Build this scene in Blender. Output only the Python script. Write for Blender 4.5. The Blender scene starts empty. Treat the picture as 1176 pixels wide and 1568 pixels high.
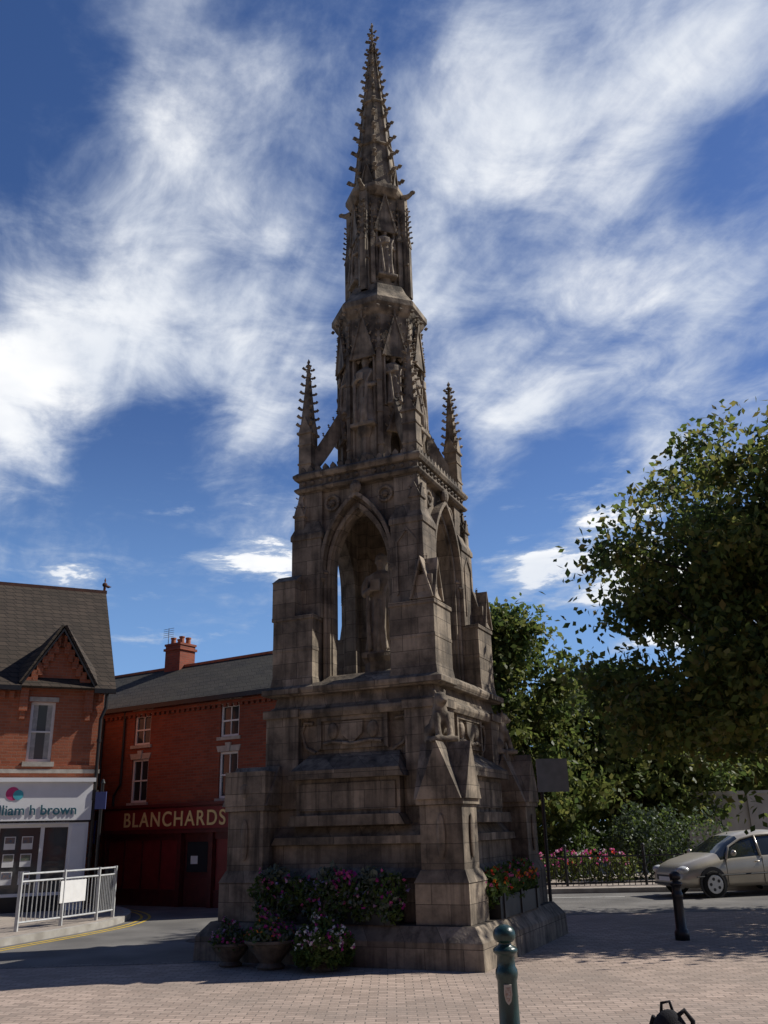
import bpy, math, random, bmesh
import numpy as np
from mathutils import Vector, Matrix, noise
random.seed(7); rng=np.random.default_rng(7)
rad=math.radians
scene=bpy.context.scene
COL=scene.collection

# ------------------------------------------------------------ materials
def nodemat(name):
    m=bpy.data.materials.new(name); m.use_nodes=True
    nt=m.node_tree; b=nt.nodes['Principled BSDF']
    return m,nt,b
def streaks(N,L,tc,col,amt,dark):
    """vertical run-off staining"""
    mp=N.new('ShaderNodeMapping'); mp.inputs['Scale'].default_value=(6,6,.4); L.new(tc.outputs['Object'],mp.inputs['Vector'])
    n=N.new('ShaderNodeTexNoise'); n.inputs['Scale'].default_value=1.3; n.inputs['Detail'].default_value=5; n.inputs['Roughness'].default_value=.6; L.new(mp.outputs[0],n.inputs['Vector'])
    r=N.new('ShaderNodeMapRange'); r.inputs['From Min'].default_value=.47; r.inputs['From Max'].default_value=.70; r.inputs['To Max'].default_value=amt; L.new(n.outputs['Fac'],r.inputs['Value'])
    mx=N.new('ShaderNodeMixRGB'); L.new(r.outputs[0],mx.inputs['Fac']); L.new(col,mx.inputs['Color1']); mx.inputs['Color2'].default_value=(*dark,1); return mx.outputs['Color']
def mat(name,c1,c2=None,rough=.8,scale=4,bump=0.0,metal=0,spec=.3,detail=4,bscale=None,streak=None):
    m,nt,b=nodemat(name); N=nt.nodes; L=nt.links
    if c2 is None: c2=tuple(x*.75 for x in c1)
    tc=N.new('ShaderNodeTexCoord'); no=N.new('ShaderNodeTexNoise'); no.inputs['Scale'].default_value=scale; no.inputs['Detail'].default_value=detail
    L.new(tc.outputs['Object'],no.inputs['Vector'])
    cr=N.new('ShaderNodeValToRGB'); cr.color_ramp.elements[0].position=.35; cr.color_ramp.elements[1].position=.68
    cr.color_ramp.elements[0].color=(*c2,1); cr.color_ramp.elements[1].color=(*c1,1)
    L.new(no.outputs['Fac'],cr.inputs['Fac']); c=cr.outputs['Color']
    if streak: c=streaks(N,L,tc,c,.8,streak)
    L.new(c,b.inputs['Base Color'])
    b.inputs['Roughness'].default_value=rough; b.inputs['Metallic'].default_value=metal
    b.inputs['Specular IOR Level'].default_value=spec
    if bump:
        n2=N.new('ShaderNodeTexNoise'); n2.inputs['Scale'].default_value=bscale or scale*6; n2.inputs['Detail'].default_value=3
        L.new(tc.outputs['Object'],n2.inputs['Vector'])
        bp=N.new('ShaderNodeBump'); bp.inputs['Strength'].default_value=bump; bp.inputs['Distance'].default_value=.02
        L.new(n2.outputs['Fac'],bp.inputs['Height']); L.new(bp.outputs['Normal'],b.inputs['Normal'])
    return m
def brickmat(name,c1,c2,mortar,bw,rh,ms=.01,rough=.85,mode='wall',grime=.5,grimecol=(.03,.03,.03),bump=.5,offset=.5,gscale=1.2,streak=None,bias=0.):
    m,nt,b=nodemat(name); N=nt.nodes; L=nt.links
    tc=N.new('ShaderNodeTexCoord'); sp=N.new('ShaderNodeSeparateXYZ'); L.new(tc.outputs['Object'],sp.inputs[0])
    cb=N.new('ShaderNodeCombineXYZ')
    if mode=='wall':
        ad=N.new('ShaderNodeMath'); ad.operation='ADD'; L.new(sp.outputs['X'],ad.inputs[0]); L.new(sp.outputs['Y'],ad.inputs[1])
        L.new(ad.outputs[0],cb.inputs['X']); L.new(sp.outputs['Z'],cb.inputs['Y'])
    else:
        L.new(sp.outputs['X'],cb.inputs['X']); L.new(sp.outputs['Y'],cb.inputs['Y'])
    br=N.new('ShaderNodeTexBrick'); br.offset=offset
    br.inputs['Scale'].default_value=1; br.inputs['Brick Width'].default_value=bw; br.inputs['Row Height'].default_value=rh; br.inputs['Bias'].default_value=bias
    br.inputs['Mortar Size'].default_value=ms; br.inputs['Mortar Smooth'].default_value=.3
    br.inputs['Color1'].default_value=(*c1,1); br.inputs['Color2'].default_value=(*c2,1); br.inputs['Mortar'].default_value=(*mortar,1)
    L.new(cb.outputs[0],br.inputs['Vector'])
    no=N.new('ShaderNodeTexNoise'); no.inputs['Scale'].default_value=gscale; no.inputs['Detail'].default_value=7; no.inputs['Roughness'].default_value=.65
    L.new(tc.outputs['Object'],no.inputs['Vector'])
    cr=N.new('ShaderNodeValToRGB'); cr.color_ramp.elements[0].position=.38; cr.color_ramp.elements[1].position=.66
    cr.color_ramp.elements[0].color=(0,0,0,1); cr.color_ramp.elements[1].color=(grime,)*3+(1,)
    L.new(no.outputs['Fac'],cr.inputs['Fac'])
    mx=N.new('ShaderNodeMixRGB'); L.new(cr.outputs['Color'],mx.inputs['Fac']); L.new(br.outputs['Color'],mx.inputs['Color1']); mx.inputs['Color2'].default_value=(*grimecol,1)
    c=mx.outputs['Color']
    if streak: c=streaks(N,L,tc,c,.8,streak)
    L.new(c,b.inputs['Base Color']); b.inputs['Roughness'].default_value=rough; b.inputs['Specular IOR Level'].default_value=.25
    n2=N.new('ShaderNodeTexNoise'); n2.inputs['Scale'].default_value=25; n2.inputs['Detail'].default_value=3; L.new(tc.outputs['Object'],n2.inputs['Vector'])
    sb=N.new('ShaderNodeMath'); sb.operation='SUBTRACT'; L.new(n2.outputs['Fac'],sb.inputs[0]); L.new(br.outputs['Fac'],sb.inputs[1])
    bp=N.new('ShaderNodeBump'); bp.inputs['Strength'].default_value=bump; bp.inputs['Distance'].default_value=.012
    L.new(sb.outputs[0],bp.inputs['Height']); L.new(bp.outputs['Normal'],b.inputs['Normal'])
    return m
def leafmat(name,cols,trans=.35,rough=.5):
    m,nt,b=nodemat(name); N=nt.nodes; L=nt.links
    g=N.new('ShaderNodeNewGeometry'); cr=N.new('ShaderNodeValToRGB')
    el=cr.color_ramp.elements
    while len(el)<len(cols): el.new(.5)
    for i,c in enumerate(cols): el[i].position=i/(len(cols)-1); el[i].color=(*c,1)
    L.new(g.outputs['Random Per Island'],cr.inputs['Fac'])
    L.new(cr.outputs['Color'],b.inputs['Base Color']); b.inputs['Roughness'].default_value=rough; b.inputs['Specular IOR Level'].default_value=.2
    t=N.new('ShaderNodeBsdfTranslucent')
    hs=N.new('ShaderNodeHueSaturation'); hs.inputs['Value'].default_value=1.8; L.new(cr.outputs['Color'],hs.inputs['Color']); L.new(hs.outputs['Color'],t.inputs['Color'])
    ms=N.new('ShaderNodeMixShader'); ms.inputs[0].default_value=trans
    L.new(b.outputs[0],ms.inputs[1]); L.new(t.outputs[0],ms.inputs[2]); L.new(ms.outputs[0],N['Material Output'].inputs['Surface'])
    return m
def glassmat(name,c=(.03,.035,.04),rough=.08):
    m,nt,b=nodemat(name); b.inputs['Base Color'].default_value=(*c,1); b.inputs['Roughness'].default_value=rough; b.inputs['Specular IOR Level'].default_value=.8
    N=nt.nodes;L=nt.links
    tc=N.new('ShaderNodeTexCoord'); no=N.new('ShaderNodeTexNoise'); no.inputs['Scale'].default_value=3
    L.new(tc.outputs['Object'],no.inputs['Vector'])
    bp=N.new('ShaderNodeBump'); bp.inputs['Strength'].default_value=.1; bp.inputs['Distance'].default_value=.02
    L.new(no.outputs['Fac'],bp.inputs['Height']); L.new(bp.outputs['Normal'],b.inputs['Normal'])
    return m

SK=(.030,.026,.022)
STONE=brickmat('stone_ashlar',(.36,.295,.22),(.15,.122,.092),(.09,.075,.058),.50,.235,.004,mode='wall',grime=.9,grimecol=(.062,.053,.043),bump=.6,gscale=2.1,streak=SK,bias=-.25)
STONE2=mat('stone_carved',(.38,.31,.225),(.10,.083,.064),.9,4,.5,streak=SK)
STONE3=mat('stone_light',(.36,.30,.23),(.2,.165,.125),.9,6,.5)

# ------------------------------------------------------------ mesh builder
class MB:
    def __init__(s): s.v=[];s.f=[];s.m=[];s.mat=0;s.M=Matrix()
    def add(s,vs,fs):
        o=len(s.v); s.v+=[tuple(s.M@Vector(v)) for v in vs]
        s.f+=[tuple(i+o for i in f) for f in fs]; s.m+=[s.mat]*len(fs)
    def box(s,x0,x1,y0,y1,z0,z1):
        s.add([(x0,y0,z0),(x1,y0,z0),(x1,y1,z0),(x0,y1,z0),(x0,y0,z1),(x1,y0,z1),(x1,y1,z1),(x0,y1,z1)],
              [(0,3,2,1),(4,5,6,7),(0,1,5,4),(1,2,6,5),(2,3,7,6),(3,0,4,7)])
    def cbox(s,cx,cy,hx,hy,z0,z1): s.box(cx-hx,cx+hx,cy-hy,cy+hy,z0,z1)
    def frus(s,cx,cy,a0,b0,z0,a1,b1,z1):
        s.add([(cx-a0,cy-b0,z0),(cx+a0,cy-b0,z0),(cx+a0,cy+b0,z0),(cx-a0,cy+b0,z0),(cx-a1,cy-b1,z1),(cx+a1,cy-b1,z1),(cx+a1,cy+b1,z1),(cx-a1,cy+b1,z1)],
              [(0,3,2,1),(4,5,6,7),(0,1,5,4),(1,2,6,5),(2,3,7,6),(3,0,4,7)])
    def ring(s,cx,cy,prof,n=8,rot=0.):
        vs=[];fs=[]
        for (r,z) in prof:
            for k in range(n):
                a=rot+2*math.pi*k/n; vs.append((cx+r*math.cos(a),cy+r*math.sin(a),z))
        for j in range(len(prof)-1):
            for k in range(n):
                fs.append((j*n+k,j*n+(k+1)%n,(j+1)*n+(k+1)%n,(j+1)*n+k))
        fs.append(tuple(reversed(range(n)))); fs.append(tuple((len(prof)-1)*n+k for k in range(n)))
        s.add(vs,fs)
    def ext(s,poly,y0,y1):
        n=len(poly)
        s.add([(x,y0,z) for x,z in poly]+[(x,y1,z) for x,z in poly],
              [tuple(range(n)),tuple(reversed(range(n,2*n)))]+[(i,(i+1)%n,(i+1)%n+n,i+n) for i in range(n)])
    def prism(s,poly,z0,z1):
        n=len(poly)
        s.add([(x,y,z0) for x,y in poly]+[(x,y,z1) for x,y in poly],
              [tuple(reversed(range(n))),tuple(range(n,2*n))]+[(i,(i+1)%n,(i+1)%n+n,i+n) for i in range(n)])
    def band(s,inn,out,y0,y1):
        n=len(inn); vs=[(x,y0,z) for x,z in inn]+[(x,y0,z) for x,z in out]+[(x,y1,z) for x,z in inn]+[(x,y1,z) for x,z in out]
        fs=[]
        for i in range(n-1):
            fs+= [(i,i+1,n+i+1,n+i),(2*n+i,3*n+i,3*n+i+1,2*n+i+1),(i,2*n+i,2*n+i+1,i+1),(n+i,n+i+1,3*n+i+1,3*n+i)]
        fs+=[(0,n,3*n,2*n),(n-1,3*n-1,4*n-1,2*n-1)]
        s.add(vs,fs)
    def tube(s,pts,rs,n=8):
        vs=[];fs=[];P=[Vector(p) for p in pts]
        if isinstance(rs,(int,float)): rs=[rs]*len(P)
        for i,p in enumerate(P):
            d=(P[min(i+1,len(P)-1)]-P[max(i-1,0)]).normalized()
            a=d.orthogonal().normalized() if i==0 else (a-d*a.dot(d)).normalized()
            b=d.cross(a)
            for k in range(n):
                t=2*math.pi*k/n; vs.append(tuple(p+(a*math.cos(t)+b*math.sin(t))*rs[i]))
        for i in range(len(P)-1):
            for k in range(n): fs.append((i*n+k,i*n+(k+1)%n,(i+1)*n+(k+1)%n,(i+1)*n+k))
        fs.append(tuple(reversed(range(n)))); fs.append(tuple((len(P)-1)*n+k for k in range(n)))
        s.add(vs,fs)
    def octa(s,c,rx,ry,rz):
        x,y,z=c
        s.add([(x+rx,y,z),(x-rx,y,z),(x,y+ry,z),(x,y-ry,z),(x,y,z+rz),(x,y,z-rz)],
              [(0,2,4),(2,1,4),(1,3,4),(3,0,4),(2,0,5),(1,2,5),(3,1,5),(0,3,5)])
    def ell(s,c,rx,ry,rz,n=10,m=7):
        vs=[];fs=[]
        for j in range(1,m):
            ph=math.pi*j/m
            for k in range(n):
                t=2*math.pi*k/n; vs.append((c[0]+rx*math.sin(ph)*math.cos(t),c[1]+ry*math.sin(ph)*math.sin(t),c[2]+rz*math.cos(ph)))
        top=len(vs); vs.append((c[0],c[1],c[2]+rz)); vs.append((c[0],c[1],c[2]-rz))
        for j in range(m-2):
            for k in range(n): fs.append((j*n+k,(j+1)*n+k,(j+1)*n+(k+1)%n,j*n+(k+1)%n))
        for k in range(n):
            fs.append((top,k,(k+1)%n)); fs.append((top+1,(m-2)*n+(k+1)%n,(m-2)*n+k))
        s.add(vs,fs)
    def crocket(s,c,out,sz):
        o=Vector(out).normalized(); c=Vector(c)
        s.octa(c+o*sz*.6,sz*.8,sz*.8,sz*.55)
        s.octa(c+o*sz*1.35+Vector((0,0,sz*.3)),sz*.7,sz*.7,sz*.7)
    def obj(s,name,mats,parent=None,smooth=False,bevel=0):
        me=bpy.data.meshes.new(name); me.from_pydata(s.v,[],s.f)
        for x in mats: me.materials.append(x)
        me.polygons.foreach_set('material_index',s.m)
        bm=bmesh.new(); bm.from_mesh(me); bmesh.ops.recalc_face_normals(bm,faces=bm.faces); bm.to_mesh(me); bm.free()
        if smooth: me.polygons.foreach_set('use_smooth',[True]*len(me.polygons))
        o=bpy.data.objects.new(name,me); COL.objects.link(o)
        if parent: o.parent=parent
        if bevel:
            md=o.modifiers.new('b','BEVEL'); md.width=bevel; md.segments=2; md.limit_method='ANGLE'
        return o
def empty(name,loc=(0,0,0),rz=0,sc=1):
    e=bpy.data.objects.new(name,None); COL.objects.link(e); e.location=loc; e.rotation_euler=(0,0,rz); e.scale=(sc,)*3; e.empty_display_size=.2
    return e
def arch(w,z0,zs,rise,n=10):
    c=max((rise*rise-w*w)/(2*w),0); R=w+c
    amax=math.acos(c/R); L=[(-w,z0)]
    for i in range(n+1):
        a=amax*i/n; L.append((c-R*math.cos(a),zs+R*math.sin(a)*(rise/(R*math.sin(amax)))))
    L[-1]=(0,zs+rise)
    return L+[(-x,z) for x,z in reversed(L[:-1])]
def rect_out(inn,w,z0,z1):
    n=len(inn); h=n//2; out=[]
    for i in range(h+1):
        t=i/h
        if t<.6: out.append((-w,z0+(z1-z0)*t/.6))
        else: out.append((-w*(1-(t-.6)/.4),z1))
    k=min(range(h+1),key=lambda j:abs(j/h-.6)); out[k]=(-w,z1)
    return out+[(-x,z) for x,z in reversed(out[:-1])]
def remeshed(mb,name,voxel,mats):
    o=mb.obj(name,mats); md=o.modifiers.new('r','REMESH'); md.mode='VOXEL'; md.voxel_size=voxel
    md2=o.modifiers.new('s','SMOOTH'); md2.iterations=2; md2.factor=.5
    dg=bpy.context.evaluated_depsgraph_get(); dg.update()
    me=bpy.data.meshes.new_from_object(o.evaluated_get(dg)); me.materials.clear()
    for x in mats: me.materials.append(x)
    me.polygons.foreach_set('use_smooth',[True]*len(me.polygons))
    bpy.data.objects.remove(o); return me

# ------------------------------------------------------------ memorial cross
MON=empty('memorial_cross',(0,14.2*1.125,0),rad(-24),1.125)
R4=[Matrix.Rotation(k*math.pi/2,4,'Z') for k in range(4)]
RZ90=Matrix.Rotation(math.pi/2,4,'Z')
def one_gable(b,cx,cy,h,z0,z1,proj,eps=0):
    b.ext([(cx-h-eps,z0+eps),(cx+h+eps,z0+eps),(cx,z1+eps)],cy-h-proj,cy+h+proj)
def cross_gable(b,cx,cy,h,z0,z1,proj=.03,which=3):
    if which&1: one_gable(b,cx,cy,h,z0,z1,proj)
    M=b.M.copy(); b.M=M@Matrix.Translation((cx,cy,0))@RZ90@Matrix.Translation((-cx,-cy,0))
    if which&2: one_gable(b,cx,cy,h,z0,z1,proj,.002)
    b.M=M
def string(b,s,z0,z1,inn=.12):
    b.frus(0,0,s-.03,s-.03,z0,s,s,z0+(z1-z0)*.35); b.frus(0,0,s,s,z0+(z1-z0)*.35,s,s,z0+(z1-z0)*.6); b.frus(0,0,s,s,z0+(z1-z0)*.6,s-inn,s-inn,z1)
def pinnacle(b,x,y,z0,zs,z1,h,nc=5,cs=.36):
    b.cbox(x,y,h,h,z0,zs); b.cbox(x,y,h*1.25,h*1.25,zs-.04,zs)
    cross_gable(b,x,y,h*.98,zs,zs+h*2.4,.015)
    b.frus(x,y,h*.9,h*.9,zs+.001,h*.14,h*.14,z1-.06)
    for i in range(nc):
        t=(i+.8)/(nc+.6); r=h*.9*(1-t)+h*.14*t; z=zs+(z1-zs)*t
        for sx in(-1,1):
            for sy in(-1,1): b.crocket((x+sx*r*.85,y+sy*r*.85,z),(sx,sy,.2),h*(cs-.1*t))
    b.octa((x,y,z1-.05),h*.6,h*.6,h*.4); b.octa((x,y,z1+.03),h*.3,h*.3,h*.6)
def gable(b,w,z0,z1,y0,y1,th=.05,nc=4,cs=.03,fin=True):
    b.band([(-w+th,z0),(0,z1-th*1.6),(w-th,z0)],[(-w,z0),(0,z1),(w,z0)],y0,y1)
    b.ext([(-w+th*.8,z0+.001),(w-th*.8,z0+.001),(0,z1-th*1.5)],y0+(y1-y0)*.4,y1-.001)
    for sx in(-1,1):
        for i in range(nc):
            t=(i+.5)/nc; b.crocket((sx*w*(1-t),(y0+y1)/2,z0+(z1-z0)*t),(sx*.8,0,.6),cs)
    if fin:
        b.cbox(0,(y0+y1)/2,cs*.4,cs*.4,z1-.03,z1+cs*2); b.octa((0,(y0+y1)/2,z1+cs*2),cs*1.1,cs*1.1,cs*.6); b.octa((0,(y0+y1)/2,z1+cs*3.3),cs*.5,cs*.5,cs*.9)

b=MB()
b.frus(0,0,2.06,2.06,-.1,2.04,2.04,.30); b.frus(0,0,2.04,2.04,.30,1.9,1.9,.47)
b.cbox(0,0,1.58,1.58,.4,1.0); b.frus(0,0,1.63,1.63,1.0,1.5,1.5,1.12)
b.cbox(0,0,1.5,1.5,1.1,1.5)
b.frus(0,0,1.5,1.5,1.5,1.36,1.36,1.66)
b.cbox(0,0,1.34,1.34,1.6,2.4)
b.cbox(0,0,1.24,1.24,2.4,3.2)
string(b,1.40,3.16,3.34,.08); b.frus(0,0,1.32,1.32,3.3,1.27,1.27,3.5); string(b,1.42,3.5,3.68,.1)
for k,M in enumerate(R4):
    b.M=M
    b.box(-.80,.80,-1.50,-1.2,1.80,2.28); b.box(-.74,.74,-1.53,-1.2,1.86,2.22)
    b.ext([(-.90,2.28),(.90,2.28),(.84,2.40),(-.84,2.40)],-1.62,-1.2)
    b.add([(-.84,-1.62,2.40),(.84,-1.62,2.40),(.70,-1.22,2.66),(-.70,-1.22,2.66),(-.84,-1.2,2.40),(.84,-1.2,2.40)],[(0,1,2,3),(0,3,4),(1,5,2)])
    b.ext([(-.9,1.66),(.9,1.66),(.82,1.80),(-.82,1.80)],-1.62,-1.2)
    b.ext([(-1.16,1.42),(1.16,1.42),(1.1,1.52),(-1.1,1.52)],-1.58,-1.2)
    b.box(-.52,.52,-1.29,-1.2,2.70,3.12); b.band([(-.5,2.72),(-.5,3.1),(.5,3.1),(.5,2.72)],[(-.56,2.68),(-.56,3.16),(.56,3.16),(.56,2.68)],-1.33,-1.2)
    b.ext([(-.18,3.08),(.18,3.08),(.16,2.9),(0,2.76),(-.16,2.9)],-1.34,-1.25)
    b.tube([(-.46,-1.31,2.78),(-.3,-1.33,2.80),(0,-1.34,2.76),(.3,-1.33,2.80),(.46,-1.31,2.78)],.025,6)
    for sx in(-1,1):
        b.ell((sx*.32,-1.3,2.95),.09,.05,.12)
        b.tube([(sx*.62,-1.27,2.66),(sx*.78,-1.27,2.74),(sx*.86,-1.27,2.95),(sx*.80,-1.27,3.1),(sx*.66,-1.27,3.08)],.025,6)
    cx,cy=1.47,-1.47
    b.cbox(cx,cy,.36,.36,.42,.95); b.frus(cx,cy,.37,.37,.95,.30,.30,1.1)
    b.cbox(cx,cy,.29,.29,1.05,1.95); b.cbox(cx,cy,.325,.325,1.88,1.95)
    if k==3: cross_gable(b,cx,cy,.34,1.95,2.5,.03,1); b.cbox(cx,cy,.335,.335,1.95,2.42)
    else: cross_gable(b,cx,cy,.31,1.95,2.68,.05)
    for (ox,oy) in((0,-.31),(.31,0)):
        b.ell((cx+ox,cy+oy,2.15),.1 if ox==0 else .05,.05 if ox==0 else .1,.12)
        b.ell((cx+ox,cy+oy,1.5),.06 if ox==0 else .03,.03 if ox==0 else .06,.28)
    b.cbox(1.12,-1.12,.27,.27,1.9,3.2); b.cbox(1.13,-1.13,.30,.30,3.18,3.3); b.cbox(1.13,-1.13,.32,.32,3.52,3.6)
b.M=Matrix()
b.obj('base_stage',[STONE],MON,bevel=.008)

b=MB()
for k,M in enumerate(R4):
    b.M=M
    inn=arch(.48,3.66,5.45,.95,9); b.band(inn,rect_out(inn,.7,3.66,6.86),-.98,-.80)
    i2=arch(.50,3.67,5.45,.99,9); o2=arch(.56,3.67,5.45,1.08,9); b.band(i2,o2,-1.03,-.9)
    i2=arch(.58,5.35,5.5,1.12,9); o2=arch(.64,5.35,5.5,1.20,9); b.band(i2,o2,-1.13,-.9)
    b.ell((0,-1.1,6.76),.1,.07,.12)
    for sx in(-1,1):
        b.octa((sx*.61,-1.09,5.33),.07,.06,.08)
        b.tube([(sx*.58,-1.04,3.66),(sx*.58,-1.04,5.4)],.035,8); b.octa((sx*.58,-1.04,5.43),.06,.06,.07); b.octa((sx*.58,-1.04,3.75),.06,.06,.05)
        pts=[(sx*.47+.12*math.cos(t),-1.0,6.6+.12*math.sin(t)) for t in np.linspace(0,2*math.pi,13)]
        b.tube(pts,.028,6); b.ell((sx*.47,-.99,6.6),.055,.05,.055)
    b.frus(0,-.95,.62,.28,3.66,.5,.1,3.80)
    cx=.99
    b.frus(cx,-cx,.37,.37,3.64,.345,.345,3.8)
    b.cbox(cx,-cx,.345,.345,3.78,4.72); b.cbox(cx,-cx,.365,.365,4.66,4.72)
    b.cbox(cx,-cx,.352,.352,4.18,4.23)
    if k==3:
        b.cbox(1.15,-1.15,.2,.2,4.7,5.3); cross_gable(b,1.15,-1.15,.215,5.28,5.42,.0,1)
    else:
        b.cbox(1.16,-1.16,.16,.16,4.7,5.1)
        for q in(0,1):
            Mk=b.M.copy(); b.M=Mk@Matrix.Translation((1.16,-1.16,0))
            if q: b.M=b.M@RZ90
            gable(b,.19,4.74,5.38,-.21,.15,.04,3,.022)
            b.M=Mk
    cx=.87
    b.cbox(cx,-cx,.265,.265,4.7,6.05); b.cbox(cx,-cx,.285,.285,6.0,6.08); b.frus(cx,-cx,.285,.285,6.08,.2,.2,6.3)
    b.cbox(.84,-.84,.2,.2,6.2,6.9)
    pinnacle(b,1.02,-1.02,6.05,6.45,7.05,.09,3)
    b.band([(.72,4.9),(.72,5.7),(.87,5.88),(1.0,5.7),(1.0,4.9)],[(.69,4.87),(.69,5.72),(.87,5.94),(1.04,5.72),(1.04,4.87)],-1.155,-1.1)
b.M=Matrix()
b.cbox(0,0,.9,.9,6.8,6.93); string(b,1.12,6.84,6.94,.05); b.cbox(0,0,1.06,1.06,6.93,7.08); string(b,1.14,7.06,7.2,.06)
for M in R4:
    b.M=M
    for i in range(13):
        x=-.96+i*.16; b.octa((x,-1.075,7.0),.05,.035,.05)
    for i in range(15):
        x=-.98+i*.14; b.ext([(x-.05,7.18),(x+.05,7.18),(x+.05,7.24),(x,7.30),(x-.05,7.24)],-1.08,-1.02)
b.M=Matrix()
b.obj('arcade_stage',[STONE],MON,bevel=.006)

b=MB()
for M in R4:
    b.M=M
    pinnacle(b,.95,-.95,7.1,7.95,9.30,.115,8,.5)
    for zz in (7.35,7.7): b.cbox(.95,-.95,.13,.13,zz,zz+.03)
    Mk=b.M.copy(); b.M=Mk@Matrix.Rotation(math.pi/4,4,'Z')@Matrix.Rotation(-math.pi/2,4,'Z')
    inn=[];out=[]
    for i in range(9):
        a=math.pi/2*i/8; inn.append((1.28-.58*math.sin(a),7.22+.9*math.sin(a)**1.3)); out.append((1.28-.56*math.sin(a),7.60+.98*math.sin(a)**1.1))
    b.band(inn,out,-.06,.06)
    for i in range(2,8): b.crocket((out[i][0],0,out[i][1]),(.3,0,1),.035)
    b.M=Mk
b.M=Matrix(); b.obj('corner_pinnacles',[STONE2],MON)

b=MB(); rot=rad(22.5)
b.ring(0,0,[(.80,7.1),(.80,7.25),(.74,7.32),(.52,7.33),(.50,10.2)],8,rot)
for k in range(8):
    diag=(k%2==1)
    b.M=Matrix.Rotation(k*math.pi/4,4,'Z')
    ap=.69; w=.285
    z0=8.0 if not diag else 8.35
    inn=arch(.175,z0,9.22,.34,6); b.band(inn,rect_out(inn,w,z0-.02,10.15),-ap,-ap+.14)
    b.band(arch(.18,z0,9.22,.35,6),arch(.21,z0,9.22,.40,6),-ap-.03,-ap+.01)
    for sx in(-1,1): b.octa((sx*.12,-ap+.03,9.28),.05,.03,.06)
    gable(b,.25,9.28,10.16,-ap-.09,-ap-.03,.045,5,.036)
    if not diag:
        b.box(-w,w,-ap+.001,-.5,7.3,7.98); b.ring(0,-ap+.02,[(.12,7.3),(.12,7.45),(.09,7.5),(.09,7.78),(.13,7.86),(.16,7.98)],8,rot)
        b.box(-.2,.2,-ap-.02,-ap+.03,7.35,7.42)
        for sx in(-1,1): b.tube([(sx*.2,-ap-.01,7.3),(sx*.2,-ap-.01,9.2)],.02,6)
    else:
        inn=arch(.11,7.3,7.7,.25,6); b.band(inn,rect_out(inn,w,7.3,8.33),-ap,-ap+.16)
        gable(b,.2,7.85,8.5,-ap-.1,-ap-.02,.04,4,.034)
        b.ring(0,-ap+.04,[(.06,8.18),(.13,8.3),(.15,8.36)],8,rot)
    b.M=Matrix.Rotation(k*math.pi/4+math.pi/8,4,'Z')
    vr=.735
    b.cbox(0,-vr,.042,.045,7.2,9.2); b.frus(0,-vr+.02,.045,.05,9.2,.04,.04,9.3)
    for zz in(7.6,8.2,8.8): b.cbox(0,-vr-.005,.052,.055,zz,zz+.03)
    pinnacle(b,0,-vr-.01,9.15,9.45,10.12,.042,5,.65)
    b.cbox(0,-vr+.04,.04,.045,9.2,10.15)
b.M=Matrix()
b.ring(0,0,[(.74,10.12),(.80,10.2),(.84,10.28),(.88,10.32),(.88,10.42),(.84,10.47),(.66,10.72),(.60,10.86),(.55,10.88)],8,rot)
for k in range(24):
    a=rad(15*k+7.5); r=.79/ max(math.cos((a+rad(22.5))%rad(45)-rad(22.5)),.9); b.octa((r*math.cos(a),r*math.sin(a),10.22),.045,.045,.045)
b.obj('octagon_stage',[STONE2],MON)

b=MB()
for k in range(4):
    b.M=Matrix.Rotation(k*math.pi/2+math.pi/4,4,'Z')
    ap=.40
    inn=arch(.15,11.0,12.0,.33,6); b.band(inn,rect_out(inn,.36,10.98,12.95),-ap,-ap+.14)
    b.band(arch(.155,11,12.0,.34,6),arch(.195,11,12.0,.41,6),-ap-.03,-ap)
    gable(b,.24,12.08,12.98,-ap-.08,-ap-.02,.045,5,.036)
    b.box(-.34,.34,-ap-.03,-.2,10.8,11.0); b.ring(0,-ap+.06,[(.1,10.95),(.13,11.05),(.13,11.1)],8,rot)
    for sx in(-1,1): pinnacle(b,sx*.27,-ap-.03,10.9,11.95,12.75,.042,5,.7)
    b.M=Matrix.Rotation(k*math.pi/2,4,'Z')
    b.cbox(0,-.52,.07,.1,10.72,12.9); b.cbox(0,-.57,.055,.09,10.72,12.0); b.cbox(0,-.54,.085,.11,11.4,11.44)
    pinnacle(b,0,-.62,10.72,11.85,12.75,.05,7,.8)
    b.tube([(0,-.55,12.98),(0,-.66,12.98),(0,-.74,13.02)],[.07,.055,.04],6); b.ell((0,-.76,13.04),.045,.06,.04)
b.M=Matrix(); b.ring(0,0,[(.34,10.8),(.32,12.95)],8,rot)
b.ring(0,0,[(.50,12.9),(.56,12.96),(.60,13.02),(.60,13.10),(.50,13.18),(.46,13.2)],8,rot)
b.obj('lantern_stage',[STONE2],MON)

b=MB()
b.ring(0,0,[(.46,13.15),(.42,13.35),(.04,17.15)],8,rot)
for k in range(8):
    a=rot+k*math.pi/4
    for i in range(10):
        t=(i+.45)/10.2; r=.42*(1-t)+.04*t; z=13.35+(17.1-13.35)*t
        b.crocket((r*math.cos(a),r*math.sin(a),z),(math.cos(a),math.sin(a),.2),.092-.035*t)
    b.tube([(.43*math.cos(a),.43*math.sin(a),13.3),(.05*math.cos(a),.05*math.sin(a),17.1)],[.022,.012],5)
for k in range(0,8,2):
    b.M=Matrix.Rotation(k*math.pi/4,4,'Z'); gable(b,.15,13.2,13.75,-.44,-.36,.035,3,.025)
b.M=Matrix()
for zz,rr in((14.25,.34),(15.4,.225)): b.ring(0,0,[(rr,zz),(rr+.03,zz+.02),(rr+.025,zz+.05),(rr-.02,zz+.07)],8,rot)
b.tube([(0,0,17.0),(0,0,17.7)],[.035,.015],6)
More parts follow.
